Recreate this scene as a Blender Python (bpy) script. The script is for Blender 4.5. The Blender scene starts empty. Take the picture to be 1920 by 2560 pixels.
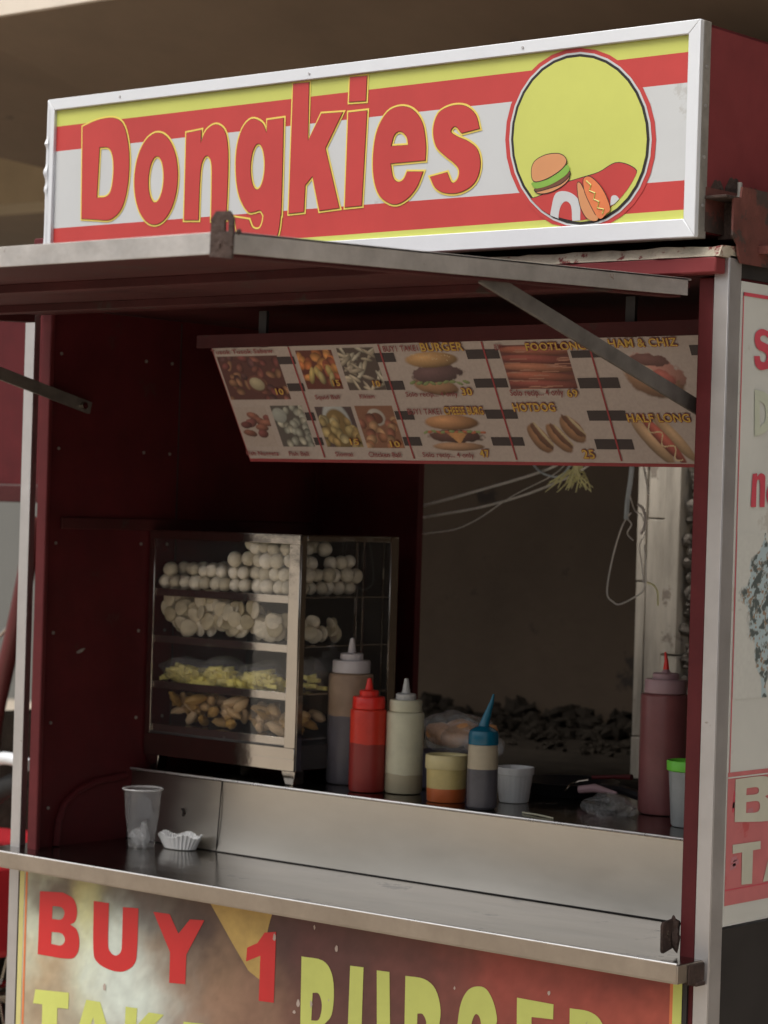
import bpy, bmesh, math, random
import numpy as np
from mathutils import Vector, Matrix, noise as mnoise
random.seed(7)
C = bpy.context.scene.collection
S = bpy.context.scene
PI = math.pi
# ------------------------------------------------------------------ camera
cam = bpy.data.cameras.new("camera"); camo = bpy.data.objects.new("camera", cam); C.objects.link(camo)
YAW, PITCH, ROLL = 0.6995976, -0.000733, 0.02954
fwd = Vector((-math.sin(YAW)*math.cos(PITCH), math.cos(YAW)*math.cos(PITCH), math.sin(PITCH)))
rt0 = Vector((math.cos(YAW), math.sin(YAW), 0)); up0 = rt0.cross(fwd)
rt = rt0*math.cos(ROLL)+up0*math.sin(ROLL); up = -rt0*math.sin(ROLL)+up0*math.cos(ROLL)
m = Matrix((rt, up, -fwd)).transposed().to_4x4()
m.translation = Vector((2.21036, -3.49853, 1.54969))
camo.matrix_world = m
cam.sensor_fit = 'VERTICAL'; cam.sensor_height = 24; cam.sensor_width = 18
cam.lens = 24*6178/2560; cam.clip_start = .05; cam.clip_end = 400
cam.dof.use_dof = True; cam.dof.focus_distance = 4.3; cam.dof.aperture_fstop = 4.0
S.camera = camo
# ------------------------------------------------------------------ sky, sun, exposure
SUN_EL, SUN_AZ = math.radians(58), math.radians(-160)      # direction the light comes from: front of the cart, a little left
sdir = Vector((math.cos(SUN_EL)*math.sin(SUN_AZ), math.cos(SUN_EL)*math.cos(SUN_AZ), math.sin(SUN_EL)))
w = bpy.data.worlds.new("World"); S.world = w; w.use_nodes = True
nt = w.node_tree; bg = nt.nodes['Background']
sky = nt.nodes.new('ShaderNodeTexSky'); sky.sky_type = 'NISHITA'; sky.sun_disc = False
sky.sun_elevation = SUN_EL; sky.sun_rotation = SUN_AZ; sky.dust_density = 5; sky.air_density = 1.0
hs = nt.nodes.new('ShaderNodeHueSaturation'); hs.inputs['Saturation'].default_value = .30
nt.links.new(sky.outputs[0], hs.inputs['Color']); nt.links.new(hs.outputs[0], bg.inputs[0]); bg.inputs[1].default_value = 0.13
sl = bpy.data.lights.new("sun", 'SUN'); sl.energy = 1.35; sl.angle = math.radians(34); sl.color = (1, .96, .9)
so = bpy.data.objects.new("sun", sl); C.objects.link(so); so.rotation_euler = sdir.to_track_quat('Z', 'Y').to_euler()
S.view_settings.view_transform = 'Standard'; S.view_settings.look = 'None'; S.view_settings.exposure = 0.32; S.view_settings.gamma = 1
S.cycles.max_bounces = 10; S.cycles.glossy_bounces = 5; S.cycles.transmission_bounces = 8; S.cycles.transparent_max_bounces = 12

# ------------------------------------------------------------------ materials
def mat(name, col, rough=.5, metal=0, var=.12, scale=9, bump=0, bscale=60, spots=None, spot_scale=14, spot_t=.62, spec=.5, trans=0, alpha=1, stretch=(1,1,1), streak=0, emis=0, sss=0, ior=1.45, rnd=0):
    M = bpy.data.materials.new(name); M.use_nodes = True
    n = M.node_tree.nodes; L = M.node_tree.links; p = n['Principled BSDF']
    tc = n.new('ShaderNodeTexCoord'); mp = n.new('ShaderNodeMapping'); mp.inputs['Scale'].default_value = stretch
    L.new(tc.outputs['Object'], mp.inputs[0])
    nz = n.new('ShaderNodeTexNoise'); nz.inputs['Scale'].default_value = scale; nz.inputs['Detail'].default_value = 8; nz.inputs['Roughness'].default_value = .65
    L.new(mp.outputs[0], nz.inputs['Vector'])
    mx = n.new('ShaderNodeMix'); mx.data_type = 'RGBA'
    mx.inputs['A'].default_value = (*[c*(1-var) for c in col], 1); mx.inputs['B'].default_value = (*[min(1, c*(1+var)) for c in col], 1)
    cr = n.new('ShaderNodeMapRange'); cr.inputs['From Min'].default_value = .3; cr.inputs['From Max'].default_value = .7
    L.new(nz.outputs['Fac'], cr.inputs[0]); L.new(cr.outputs[0], mx.inputs['Factor'])
    out = mx.outputs['Result']
    rr = n.new('ShaderNodeMapRange'); rr.inputs['To Min'].default_value = max(.02, rough*.8); rr.inputs['To Max'].default_value = min(1, rough*1.25)
    L.new(nz.outputs['Fac'], rr.inputs[0]); L.new(rr.outputs[0], p.inputs['Roughness'])
    if spots:
        n2 = n.new('ShaderNodeTexNoise'); n2.inputs['Scale'].default_value = spot_scale; n2.inputs['Detail'].default_value = 6; n2.inputs['Roughness'].default_value = .7
        L.new(tc.outputs['Object'], n2.inputs['Vector'])
        r2 = n.new('ShaderNodeMapRange'); r2.inputs['From Min'].default_value = spot_t; r2.inputs['From Max'].default_value = spot_t+.04
        L.new(n2.outputs['Fac'], r2.inputs[0])
        m2 = n.new('ShaderNodeMix'); m2.data_type = 'RGBA'; m2.inputs['B'].default_value = (*spots, 1)
        L.new(out, m2.inputs['A']); L.new(r2.outputs[0], m2.inputs['Factor']); out = m2.outputs['Result']
        if metal:
            sb = n.new('ShaderNodeMath'); sb.operation = 'SUBTRACT'; sb.inputs[0].default_value = metal; L.new(r2.outputs[0], sb.inputs[1]); sb.use_clamp = True
            L.new(sb.outputs[0], p.inputs['Metallic'])
    if rnd:
        oi = n.new('ShaderNodeObjectInfo'); mr = n.new('ShaderNodeMapRange'); mr.inputs['To Min'].default_value = 1-rnd; mr.inputs['To Max'].default_value = 1.0
        hv = n.new('ShaderNodeHueSaturation'); L.new(oi.outputs['Random'], mr.inputs[0]); L.new(mr.outputs[0], hv.inputs['Value']); L.new(out, hv.inputs['Color'])
        m3 = n.new('ShaderNodeMapRange'); m3.inputs['To Min'].default_value = 1.35; m3.inputs['To Max'].default_value = .85; L.new(oi.outputs['Random'], m3.inputs[0]); L.new(m3.outputs[0], hv.inputs['Saturation']); out = hv.outputs['Color']
    L.new(out, p.inputs['Base Color'])
    if not (spots and metal): p.inputs['Metallic'].default_value = metal
    p.inputs['Specular IOR Level'].default_value = spec; p.inputs['Transmission Weight'].default_value = trans; p.inputs['Alpha'].default_value = alpha
    p.inputs['IOR'].default_value = ior
    if sss: p.inputs['Subsurface Weight'].default_value = sss; p.inputs['Subsurface Radius'].default_value = (.02, .015, .01); p.inputs['Subsurface Scale'].default_value = .5
    if bump:
        nb = n.new('ShaderNodeTexNoise'); nb.inputs['Scale'].default_value = bscale; nb.inputs['Detail'].default_value = 6
        L.new(mp.outputs[0], nb.inputs['Vector'])
        b = n.new('ShaderNodeBump'); b.inputs['Strength'].default_value = bump; b.inputs['Distance'].default_value = .01
        L.new(nb.outputs['Fac'], b.inputs['Height']); L.new(b.outputs[0], p.inputs['Normal'])
    return M
def clear(name, diff=.05, tint=(.9,.92,.92), rough=.05, bump=0, bscale=40, gloss=1.5):   # thin clear film: see-through, with a mirror sheen and a little milkiness
    M = bpy.data.materials.new(name); M.use_nodes = True; n = M.node_tree.nodes; L = M.node_tree.links; n.remove(n['Principled BSDF']); out = n['Material Output']
    tr = n.new('ShaderNodeBsdfTransparent'); gl = n.new('ShaderNodeBsdfGlossy'); gl.inputs['Roughness'].default_value = rough; df = n.new('ShaderNodeBsdfDiffuse'); df.inputs['Color'].default_value = (*tint, 1)
    lw = n.new('ShaderNodeLayerWeight'); pw = n.new('ShaderNodeMath'); pw.operation = 'POWER'; pw.inputs[1].default_value = 4; L.new(lw.outputs['Facing'], pw.inputs[0]); fr = n.new('ShaderNodeMath'); fr.operation = 'MULTIPLY_ADD'; L.new(pw.outputs[0], fr.inputs[0]); fr.inputs[1].default_value = .7; fr.inputs[2].default_value = .1*(gloss-1); m1 = n.new('ShaderNodeMixShader'); m2 = n.new('ShaderNodeMixShader')
    L.new(tr.outputs[0], m1.inputs[1]); L.new(df.outputs[0], m1.inputs[2]); m1.inputs[0].default_value = diff
    L.new(fr.outputs[0], m2.inputs[0]); L.new(m1.outputs[0], m2.inputs[1]); L.new(gl.outputs[0], m2.inputs[2]); L.new(m2.outputs[0], out.inputs[0])
    if bump:
        tc = n.new('ShaderNodeTexCoord'); nb = n.new('ShaderNodeTexNoise'); nb.inputs['Scale'].default_value = bscale; nb.inputs['Detail'].default_value = 4; nb.inputs['Distortion'].default_value = 1.5
        L.new(tc.outputs['Object'], nb.inputs['Vector']); b = n.new('ShaderNodeBump'); b.inputs['Strength'].default_value = bump; b.inputs['Distance'].default_value = .02
        L.new(nb.outputs['Fac'], b.inputs['Height']); L.new(b.outputs[0], gl.inputs['Normal']); L.new(b.outputs[0], df.inputs['Normal']); L.new(b.outputs[0], lw.inputs['Normal'])
    return M
def matcol(name, rough=.5, bump=0, spec=.4):                  # printed vinyl: colours from the mesh attribute «print»
    M = mat(name, (1,1,1), rough, 0, 0, spec=spec, bump=bump, bscale=20)
    n = M.node_tree.nodes; L = M.node_tree.links
    a = n.new('ShaderNodeVertexColor'); a.layer_name = 'print'
    L.new(a.outputs['Color'], n['Principled BSDF'].inputs['Base Color']); return M
RED = (.10,.017,.019)
M = dict(
 red=mat('red_enamel', RED, .55, spec=.22, var=.18, spots=(.09,.03,.022), spot_scale=22, spot_t=.66, bump=.05),
 lighter_red=mat('lighter_red_enamel', (.185,.032,.034), .6, spec=.25, var=.12, spots=(.13,.03,.028), spot_scale=9, spot_t=.66, bump=.05),  # lighter red than the post enamel, for header and sign side
 maroon=mat('maroon_enamel', (.080,.010,.012), .55, spec=.22, var=.2, spots=(.07,.02,.018), spot_scale=11, spot_t=.64, bump=.06, bscale=25),
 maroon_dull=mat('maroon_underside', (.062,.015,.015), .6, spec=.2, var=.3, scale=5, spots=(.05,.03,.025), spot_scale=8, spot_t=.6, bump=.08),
 alu=mat('weathered_aluminium', (.53,.51,.50), .42, .75, var=.08, spots=(.30,.26,.22), spot_scale=30, spot_t=.70, bump=.04),
 alu_white=mat('white_aluminium', (.71,.73,.75), .42, .15, var=.03, spots=(.45,.42,.38), spot_scale=45, spot_t=.74, bump=.03, bscale=30),
 alu_dirty=mat('dirty_aluminium', (.30,.28,.25), .55, .5, var=.25, scale=25, spots=(.45,.42,.38), spot_scale=50, spot_t=.66, bump=.15),
 band=mat('galvanised_band', (.50,.47,.44), .42, .7, var=.22, scale=12, spots=(.16,.09,.06), spot_scale=26, spot_t=.66, bump=.08),
 steel=mat('brushed_stainless', (.58,.54,.48), .30, 1, var=.05, scale=5, stretch=(1,1,3), bump=.03, bscale=7, spots=(.40,.36,.31), spot_scale=6, spot_t=.69),
 steel_top=mat('worn_stainless_top', (.245,.225,.20), .17, 1, var=.28, scale=5, stretch=(1,3,1), bump=.13, bscale=5, spots=(.16,.148,.13), spot_scale=7, spot_t=.60),
 steel_lip=mat('worn_stainless_edge', (.42,.36,.30), .36, .9, var=.14, scale=10, spots=(.2,.16,.13), spot_scale=28, spot_t=.72, bump=.03),
 chrome=mat('chrome_strip', (.52,.48,.43), .10, 1, var=.08, spots=(.12,.09,.08), spot_scale=40, spot_t=.68, bump=.05, bscale=18),
 bright=mat('polished_edge', (.85,.83,.80), .28, .8, var=.12, scale=30), rust=mat('rusty_iron', (.060,.038,.030), .8, .2, var=.4, scale=40, bump=.5, bscale=90, spots=(.19,.15,.11), spot_scale=40, spot_t=.64),
 rust_red=mat('rusted_red_sheet', (.13,.04,.03), .7, 0, var=.35, scale=14, bump=.2, spots=(.055,.035,.028), spot_scale=9, spot_t=.5),
 peel=mat('peeling_cream_paint', (.40,.35,.27), .7, var=.3, scale=20, bump=.4, spots=(.16,.028,.026), spot_scale=13, spot_t=.53),
 dark=mat('dark_recess_paint', (.028,.024,.022), .6, var=.3, spots=(.12,.10,.09), spot_scale=60, spot_t=.76),
 glass=clear('glass_pane', .012, rough=.02, gloss=1.35),
 yel=mat('print_yellow', (.56,.59,.13), .42, var=.06, scale=4, bump=.03, bscale=4), wht=mat('print_white', (.56,.575,.57), .42, var=.05, scale=3, spots=(.47,.47,.45), spot_scale=7, spot_t=.66, bump=.03, bscale=4),
 pred=mat('print_red', (.50,.048,.042), .42, var=.09, scale=5, bump=.03, bscale=4), oyel=mat('print_outline_yellow', (.80,.62,.12), .45, var=.02),
 black=mat('print_black', (.02,.016,.014), .45, var=.1), bun=mat('print_bun', (.62,.28,.12), .45, var=.06), green=mat('print_green', (.22,.42,.06), .45), pat=mat('print_brown', (.16,.06,.03), .45),
 orange=mat('print_orange', (.70,.20,.07), .45),
 vinyl=matcol('poster_vinyl', .45, .03), vinyl2=matcol('menu_print', .5), 
 bl=mat('poster_red_letter', (.62,.03,.03), .42, var=.06, spots=(.6,.45,.4), spot_scale=60, spot_t=.73), by=mat('poster_lime_letter', (.60,.64,.16), .42, var=.07, spots=(.36,.36,.2), spot_scale=30, spot_t=.68),
 sw=mat('banner_white', (.60,.60,.55), .5, var=.05, scale=5, spots=(.52,.50,.44), spot_scale=6, spot_t=.6), sp=mat('banner_faded_pink', (.56,.17,.17), .5, var=.1, scale=12, spots=(.52,.10,.10), spot_scale=9, spot_t=.62),
 sr=mat('banner_faded_red', (.60,.08,.11), .5, var=.1, spots=(.52,.2,.2), spot_scale=50, spot_t=.66), sg=mat('banner_faded_cream', (.56,.55,.44), .5, var=.08), sl=mat('banner_faint_lime', (.54,.57,.45), .5, var=.05),
 mw=mat('menu_white', (.42,.35,.315), .5, var=.06), mk=mat('menu_bar', (.035,.022,.022), .5), mr=mat('menu_red', (.28,.03,.035), .5), mt=mat('menu_text_red', (.24,.05,.05), .5), my=mat('menu_text_yellow', (.52,.33,.05), .5),
 plaster=mat('brown_plaster_lit', (.42,.335,.22), .85, var=.16, scale=1.6, bump=.12, bscale=30, spots=(.26,.20,.13), spot_scale=2.2, spot_t=.62),  # same plaster as the soffit; the beam's stronger light is in this colour
 soffit=mat('brown_plaster_shaded', (.205,.152,.105), .9, var=.22, scale=1.1, bump=.1, bscale=20, spots=(.15,.11,.08), spot_scale=3.5, spot_t=.66),  # same plaster as the beam; the soffit's shade is in this darker colour
 cream=mat('cream_fascia', (.72,.64,.54), .8, var=.08, scale=3, bump=.05, spots=(.35,.28,.2), spot_scale=5, spot_t=.7),
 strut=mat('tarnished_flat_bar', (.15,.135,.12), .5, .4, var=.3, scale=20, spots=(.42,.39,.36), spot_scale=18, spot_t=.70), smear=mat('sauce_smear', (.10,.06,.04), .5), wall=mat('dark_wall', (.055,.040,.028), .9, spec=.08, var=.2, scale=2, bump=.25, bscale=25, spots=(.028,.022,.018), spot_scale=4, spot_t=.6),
 grey=mat('grey_render', (.13,.13,.12), .9, var=.1, scale=.6, bump=.1, bscale=3),
 conc=mat('boarded_concrete', (.43,.385,.32), .9, spec=.1, var=.38, scale=5, stretch=(3,1,.5), bump=.25, bscale=30, spots=(.26,.22,.18), spot_scale=9, spot_t=.62),
 agg=mat('exposed_aggregate', (.13,.11,.09), .95, var=.6, scale=60, bump=1, bscale=70),
 ground=mat('ground_concrete', (.42,.36,.285), .9, var=.15, scale=1.2, bump=.2, bscale=12, spots=(.33,.28,.22), spot_scale=2, spot_t=.6),
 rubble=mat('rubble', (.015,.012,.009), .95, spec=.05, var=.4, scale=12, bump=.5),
 ball=mat('fish_ball', (.86,.79,.64), .55, var=.16, scale=40, bump=.2, bscale=120, spots=(.62,.48,.30), spot_scale=24, spot_t=.68, rnd=.38), disc=mat('squid_disc', (.74,.65,.48), .5, var=.18, scale=40, bump=.2, rnd=.45),
 kik=mat('kikiam', (.60,.40,.20), .55, rnd=.5, var=.22, scale=35, bump=.2, bscale=80, spots=(.55,.36,.17), spot_scale=50, spot_t=.6), fry=mat('fries', (.88,.74,.22), .6, var=.2, scale=30),
 bag=clear('clear_bag', .10, rough=.12, bump=.9, bscale=40), bag2=clear('clear_bread_bag', .24, rough=.1, bump=1, bscale=26, gloss=1.6), bread=mat('bread_crust', (.72,.36,.15), .45, var=.3, scale=14, bump=.1),
 capw=mat('grey_white_cap', (.62,.58,.58), .4, var=.04), capr=mat('red_cap', (.75,.03,.02), .32, var=.04), capn=mat('cloudy_nozzle', (.52,.52,.50), .4), cream_b=mat('cream_plastic', (.60,.58,.42), .4, var=.10, scale=22, sss=.1),
 big_u=mat('amber_empty_plastic', (.36,.25,.17), .35, var=.2, scale=20, spec=.4), big_l=mat('dark_soy_sauce', (.115,.105,.12), .3, var=.12, scale=25),
 red_u=mat('red_plastic', (.62,.04,.02), .33, var=.12, scale=22, sss=.1), red_l=mat('red_plastic_full', (.27,.03,.025), .33, var=.08), cream_l=mat('cream_plastic_full', (.42,.37,.25), .4, var=.06),
 tub=mat('yellow_tub', (.52,.42,.17), .35, var=.12, scale=30, spots=(.6,.5,.25), spot_scale=25, spot_t=.6), tubl=mat('yellow_tub_lid', (.62,.53,.27), .35), tubs=mat('orange_sauce', (.50,.12,.035), .3, var=.12, scale=30),
 blue=mat('teal_plastic', (.005,.115,.19), .25, var=.05), bl_u=mat('cloudy_plastic', (.46,.39,.27), .4, var=.08, scale=30), bl_l=mat('grey_sauce', (.10,.095,.105), .35, var=.15, scale=40),
 paper=mat('white_paper', (.74,.74,.73), .6, var=.05), dirty_white=mat('scuffed_white_plastic', (.66,.67,.66), .4, var=.06, spots=(.36,.30,.26), spot_scale=55, spot_t=.71),
 pink=mat('vinegar_plastic', (.24,.085,.085), .3, var=.12, scale=20), pinkcap=mat('dusty_pink_cap', (.42,.27,.29), .4), lime=mat('lime_lid', (.18,.66,.06), .35, var=.04), cont=mat('cloudy_container', (.34,.36,.36), .35, var=.15, scale=20),
 clear=clear('clear_plastic', .11, rough=.06, gloss=1.4), pan=mat('black_pan', (.02,.02,.022), .3, .3, var=.2), lav=mat('lavender_plastic', (.22,.20,.28), .4), rope=mat('pale_yellow_rope', (.95,.90,.50), .8, var=.15, scale=60),
 wire=mat('pale_wire', (.78,.76,.73), .45, var=.15, scale=30), bluewire=mat('blue_grey_cable', (.60,.68,.74), .5, var=.15, scale=20), tyre=mat('tyre_rubber', (.02,.02,.02), .8), bodyred=mat('vehicle_red', (.50,.03,.04), .25, var=.05), tube=mat('dark_red_tube', (.10,.02,.02), .35),
)

# ------------------------------------------------------------------ mesh helpers
class MB:
    def __init__(s): s.v = []; s.f = []; s.m = []
    def add(s, vs, fs, mi=0):
        o = len(s.v); s.v += [tuple(v) for v in vs]; s.f += [tuple(i+o for i in f) for f in fs]; s.m += [mi]*len(fs); return s
    def box(s, x0, x1, y0, y1, z0, z1, mi=0):
        v = [(x,y,z) for x in (x0,x1) for y in (y0,y1) for z in (z0,z1)]
        return s.add(v, [(0,1,3,2),(4,6,7,5),(0,4,5,1),(2,3,7,6),(0,2,6,4),(1,5,7,3)], mi)
    def prism(s, poly, d, mi=0):                              # poly of 3-D points swept by vector d
        n = len(poly); v = [Vector(p) for p in poly]; v += [p+Vector(d) for p in v]
        return s.add(v, [tuple(range(n-1,-1,-1)), tuple(range(n,2*n))]+[(i,(i+1)%n,n+(i+1)%n,n+i) for i in range(n)], mi)
    def tube(s, pts, r, mi=0, n=8, cap=True):
        pts = [Vector(p) for p in pts]; rs = r if isinstance(r, (list,tuple)) else [r]*len(pts); v = []; f = []
        ref = None
        for i, p in enumerate(pts):
            t = (pts[min(i+1,len(pts)-1)]-pts[max(i-1,0)]).normalized()
            if ref is None: ref = t.orthogonal().normalized()
            a = (ref-t*ref.dot(t)).normalized(); ref = a; b = t.cross(a)
            for k in range(n):
                an = 2*PI*k/n; v.append(p+(a*math.cos(an)+b*math.sin(an))*rs[i])
        for i in range(len(pts)-1):
            for k in range(n): f.append((i*n+k, i*n+(k+1)%n, (i+1)*n+(k+1)%n, (i+1)*n+k))
        if cap: f.append(tuple(range(n-1,-1,-1))); f.append(tuple(range((len(pts)-1)*n, len(pts)*n)))
        return s.add(v, f, mi)
    def lathe(s, prof, c=(0,0,0), n=32, mi=0, fn=None, cap=(True,True)):
        v = []; f = []
        for (r, z) in prof:
            for k in range(n):
                a = 2*PI*k/n; rr = r*(fn(a, z) if fn else 1)
                v.append((c[0]+rr*math.cos(a), c[1]+rr*math.sin(a), c[2]+z))
        for i in range(len(prof)-1):
            for k in range(n): f.append((i*n+k, i*n+(k+1)%n, (i+1)*n+(k+1)%n, (i+1)*n+k))
        if cap[0]: f.append(tuple(range(n-1,-1,-1)))
        if cap[1]: f.append(tuple(range((len(prof)-1)*n, len(prof)*n)))
        return s.add(v, f, mi)
    def blob(s, c, r, rot=None, mi=0, seg=10, rings=7, jit=0, seed=0):
        v = []; f = []; R = rot or Matrix.Identity(3)
        for i in range(1, rings):
            th = PI*i/rings
            for k in range(seg):
                a = 2*PI*k/seg; d = Vector((math.sin(th)*math.cos(a), math.sin(th)*math.sin(a), math.cos(th)))
                q = 1+jit*mnoise.noise(d*1.7+Vector((seed*3.1,seed,0)))
                v.append(Vector(c)+R@Vector((d.x*r[0]*q, d.y*r[1]*q, d.z*r[2]*q)))
        v.append(Vector(c)+R@Vector((0,0,r[2]))); v.append(Vector(c)-R@Vector((0,0,r[2]))); T = len(v)-2
        for i in range(rings-2):
            for k in range(seg): f.append((i*seg+k, (i+1)*seg+k, (i+1)*seg+(k+1)%seg, i*seg+(k+1)%seg))
        for k in range(seg): f.append((T, k, (k+1)%seg)); b = (rings-2)*seg; f.append((T+1, b+(k+1)%seg, b+k))
        return s.add(v, f, mi)
    def flat(s, vf, place, mi=0):                             # vf = (2-D verts, faces); place maps (u,v) to a 3-D point
        return s.add([place(u,v) for u,v in vf[0]], vf[1], mi)
    def build(s, name, mats, parent=None, bevel=0, smooth=40, loc=None):
        me = bpy.data.meshes.new(name); 
        if loc: s.v = [(a-loc[0], b-loc[1], c-loc[2]) for a,b,c in s.v]
        me.from_pydata(s.v, [], s.f)
        for x in (mats if isinstance(mats, (list,tuple)) else [mats]): me.materials.append(M[x] if isinstance(x, str) else x)
        me.polygons.foreach_set('material_index', s.m); me.update()
        bm = bmesh.new(); bm.from_mesh(me); bmesh.ops.recalc_face_normals(bm, faces=bm.faces); bm.to_mesh(me); bm.free()
        if smooth:
            me.polygons.foreach_set('use_smooth', [True]*len(me.polygons)); me.set_sharp_from_angle(angle=math.radians(smooth))
        o = bpy.data.objects.new(name, me); C.objects.link(o)
        if bevel:
            b = o.modifiers.new('bevel', 'BEVEL'); b.width = bevel; b.segments = 2; b.limit_method = 'ANGLE'; b.angle_limit = math.radians(50)
        if loc: o.location = loc
        if parent: o.parent = parent; o.matrix_parent_inverse = wm(parent).inverted()
        return o
def wm(o):
    m = Matrix.LocRotScale(o.location, o.rotation_euler, o.scale)
    return m if not o.parent else wm(o.parent) @ o.matrix_parent_inverse @ m
def empty(name, loc, label, cat, group=None):
    o = bpy.data.objects.new(name, None); C.objects.link(o); o.location = loc; o.empty_display_size = .05
    return tag(o, label, cat, group)
def tag(o, label=None, cat=None, group=None, kind=None):
    if label: o['label'] = label
    if cat: o['category'] = cat
    if group: o['group'] = group
    if kind: o['kind'] = kind
    return o
def dens(loop, n=5):                                           # smooth closed loop; points with a third value are corners
    out = []; N = len(loop)
    for i in range(N):
        p0, p1, p2, p3 = loop[i-1], loop[i], loop[(i+1)%N], loop[(i+2)%N]
        c1, c2 = len(p1) > 2, len(p2) > 2
        out.append((p1[0], p1[1]))
        if c1 and c2: continue
        for k in range(1, n):
            t = k/n; q = []
            for a in (0, 1):
                m1 = 0.5*(p2[a]-p0[a]) if not c1 else (p2[a]-p1[a]); m2 = 0.5*(p3[a]-p1[a]) if not c2 else (p2[a]-p1[a])
                q.append((2*t**3-3*t*t+1)*p1[a]+(t**3-2*t*t+t)*m1+(-2*t**3+3*t*t)*p2[a]+(t**3-t*t)*m2)
            out.append(tuple(q))
    return out
def area(l): return sum(l[i-1][0]*l[i][1]-l[i][0]*l[i-1][1] for i in range(len(l)))/2
def grow(loop, d, hole=False):
    sgn = 1 if area(loop) > 0 else -1
    if hole: sgn = -sgn
    out = []; N = len(loop)
    for i in range(N):
        a, b, c = Vector(loop[i-1]), Vector(loop[i]), Vector(loop[(i+1)%N])
        t1, t2 = (b-a), (c-b)
        if t1.length < 1e-7 or t2.length < 1e-7: out.append(loop[i]); continue
        t1.normalize(); t2.normalize(); n1 = Vector((t1.y,-t1.x))*sgn; n2 = Vector((t2.y,-t2.x))*sgn
        nn = n1+n2; l = nn.length
        nn = nn/l if l > .2 else n1
        k = 1/max(.55, nn.dot(n1)); out.append(tuple(b+nn*d*k))
    return out
def tri(loops):                                               # fill loops (first outer, rest holes) to a flat mesh
    cu = bpy.data.curves.new('tmp', 'CURVE'); cu.dimensions = '2D'; cu.fill_mode = 'FRONT'
    for l in loops:
        sp = cu.splines.new('POLY'); sp.points.add(len(l)-1); sp.use_cyclic_u = True
        for i, p in enumerate(l): sp.points[i].co = (p[0], p[1], 0, 1)
    return grab(cu)
def grab(cu):
    o = bpy.data.objects.new('tmp', cu); C.objects.link(o)
    dg = bpy.context.evaluated_depsgraph_get(); me = bpy.data.meshes.new_from_object(o.evaluated_get(dg))
    vf = ([(v.co.x, v.co.y) for v in me.vertices], [tuple(p.vertices) for p in me.polygons])
    bpy.data.objects.remove(o); bpy.data.curves.remove(cu); bpy.data.meshes.remove(me); return vf
_tc = {}
def text(s, w, h, bold=.02, shear=0):                         # text filled into a box w x h, lower-left at 0,0
    if s not in _tc:
        cu = bpy.data.curves.new('t', 'FONT'); cu.body = s; cu.offset = bold; cu.size = 1; cu.resolution_u = 3; cu.space_character = 1.05; _tc[s] = grab(cu)
    vs, fs = _tc[s]; x0 = min(v[0] for v in vs); x1 = max(v[0] for v in vs); y1 = max(v[1] for v in vs); y0 = min(0, min(v[1] for v in vs)) if False else 0
    return ([((x-x0)/(x1-x0)*w+shear*y*h, y/(y1)*h) for x, y in vs], fs)
def printed_sheet(name, matn, u0, u1, v0, v1, nu, nv, place, fn, parent):
    vs = []; fs = []
    for j in range(nv+1):
        for i in range(nu+1): vs.append(place(u0+(u1-u0)*i/nu, v0+(v1-v0)*j/nv))
    for j in range(nv):
        for i in range(nu): a = j*(nu+1)+i; fs.append((a, a+1, a+nu+2, a+nu+1))
    me = bpy.data.meshes.new(name); me.from_pydata([tuple(v) for v in vs], [], fs); me.materials.append(M[matn])
    at = me.color_attributes.new('print', 'FLOAT_COLOR', 'POINT')
    k = 0
    for j in range(nv+1):
        for i in range(nu+1):
            at.data[k].color = (*fn(u0+(u1-u0)*i/nu, v0+(v1-v0)*j/nv), 1); k += 1
    o = bpy.data.objects.new(name, me); C.objects.link(o)
    if parent: o.parent = parent; o.matrix_parent_inverse = wm(parent).inverted()
    return o
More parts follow.
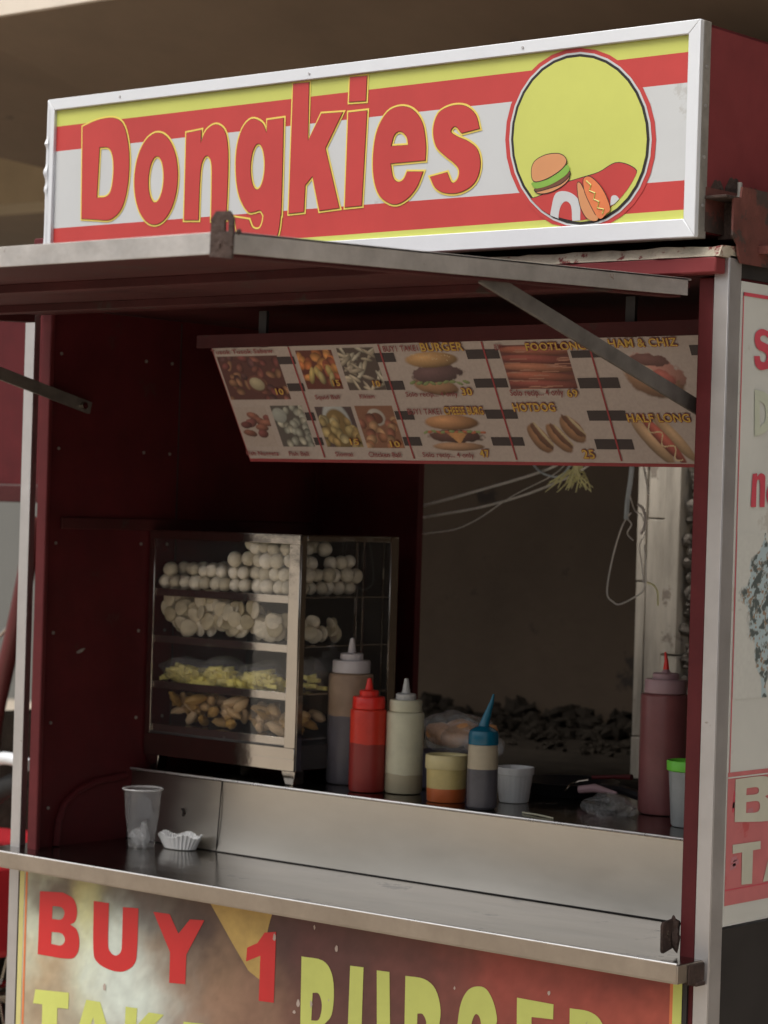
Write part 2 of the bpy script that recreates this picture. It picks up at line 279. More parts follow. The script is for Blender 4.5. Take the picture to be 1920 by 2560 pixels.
class Canvas:                                                  # a little painter for printed pictures; its grid becomes mesh colours
    def __init__(s, u0, u1, v0, v1, nu, nv, col, seed=1):
        s.b = (u0, u1, v0, v1, nu, nv); s.U, s.V = np.meshgrid(np.linspace(u0, u1, nu+1), np.linspace(v0, v1, nv+1))
        s.a = np.ones((nv+1, nu+1, 3))*np.array(col); s.r = np.random.RandomState(seed)
    def noise(s, cell, octs=4):
        out = np.zeros_like(s.U); amp = 1.0
        for o in range(octs):
            g = s.r.rand(int((s.b[3]-s.b[2])/cell)+4, int((s.b[1]-s.b[0])/cell)+4)
            x = (s.U-s.b[0])/cell; y = (s.V-s.b[2])/cell; xi = x.astype(int); yi = y.astype(int); fx = x-xi; fy = y-yi; fx = fx*fx*(3-2*fx); fy = fy*fy*(3-2*fy)
            out += amp*((g[yi, xi]*(1-fx)+g[yi, xi+1]*fx)*(1-fy)+(g[yi+1, xi]*(1-fx)+g[yi+1, xi+1]*fx)*fy-.5); amp *= .55; cell *= .5
        return out
    def ell(s, cx, cy, rx, ry, ang, col, clip=None, shade=.5, rough=0, soft=.12, edge=None):
        c, n = math.cos(ang), math.sin(ang); x = (s.U-cx)*c+(s.V-cy)*n; y = -(s.U-cx)*n+(s.V-cy)*c
        q = np.sqrt((x/rx)**2+(y/ry)**2)
        if rough: q = q+rough*s.N
        m = np.clip((1-q)/soft, 0, 1)
        if clip: m = m*((s.U > clip[0]) & (s.U < clip[1]) & (s.V > clip[2]) & (s.V < clip[3]))
        hl = np.sqrt(((x+.3*rx*c)/rx)**2+((y-.35*ry)/ry)**2)
        k = 1+shade*(.55-hl); k = np.clip(k, .25, 1.7)
        cc = np.array(col)[None, None, :]*k[..., None]
        s.a = s.a*(1-m[..., None])+cc*m[..., None]
    def rect(s, x0, x1, y0, y1, col): m = (s.U > x0) & (s.U < x1) & (s.V > y0) & (s.V < y1); s.a[m] = col
    def sheet(s, name, matn, place, parent):
        u0, u1, v0, v1, nu, nv = s.b; vs = [place(float(u), float(v)) for v in np.linspace(v0, v1, nv+1) for u in np.linspace(u0, u1, nu+1)]
        fs = [(j*(nu+1)+i, j*(nu+1)+i+1, (j+1)*(nu+1)+i+1, (j+1)*(nu+1)+i) for j in range(nv) for i in range(nu)]
        me = bpy.data.meshes.new(name); me.from_pydata([tuple(v) for v in vs], [], fs); me.materials.append(M[matn])
        at = me.color_attributes.new('print', 'FLOAT_COLOR', 'POINT'); c = np.ones((len(vs), 4)); c[:, :3] = np.clip(s.a.reshape(-1, 3), 0, 1); at.data.foreach_set('color', c.ravel().astype(np.float32))
        o = bpy.data.objects.new(name, me); C.objects.link(o); o.parent = parent; o.matrix_parent_inverse = wm(parent).inverted(); return o
def lerp(a, b, t): t = max(0, min(1, t)); return tuple(a[i]+(b[i]-a[i])*t for i in range(3))
def fbm(x, y, s=1, o=4, z=0): return mnoise.fractal(Vector((x*s, y*s, z)), .7, 2.1, o)
def copy_thing(o, loc, rot=None, label=None, scale=None):
    c = o.copy(); C.objects.link(c); c.location = loc
    if rot: c.rotation_euler = rot
    if scale: c.scale = scale
    if label: c['label'] = label
    for ch in o.children:
        d = ch.copy(); C.objects.link(d); d.parent = c; d.matrix_parent_inverse = ch.matrix_parent_inverse.copy()
        for g in ch.children:
            e = g.copy(); C.objects.link(e); e.parent = d; e.matrix_parent_inverse = g.matrix_parent_inverse.copy()
    return c
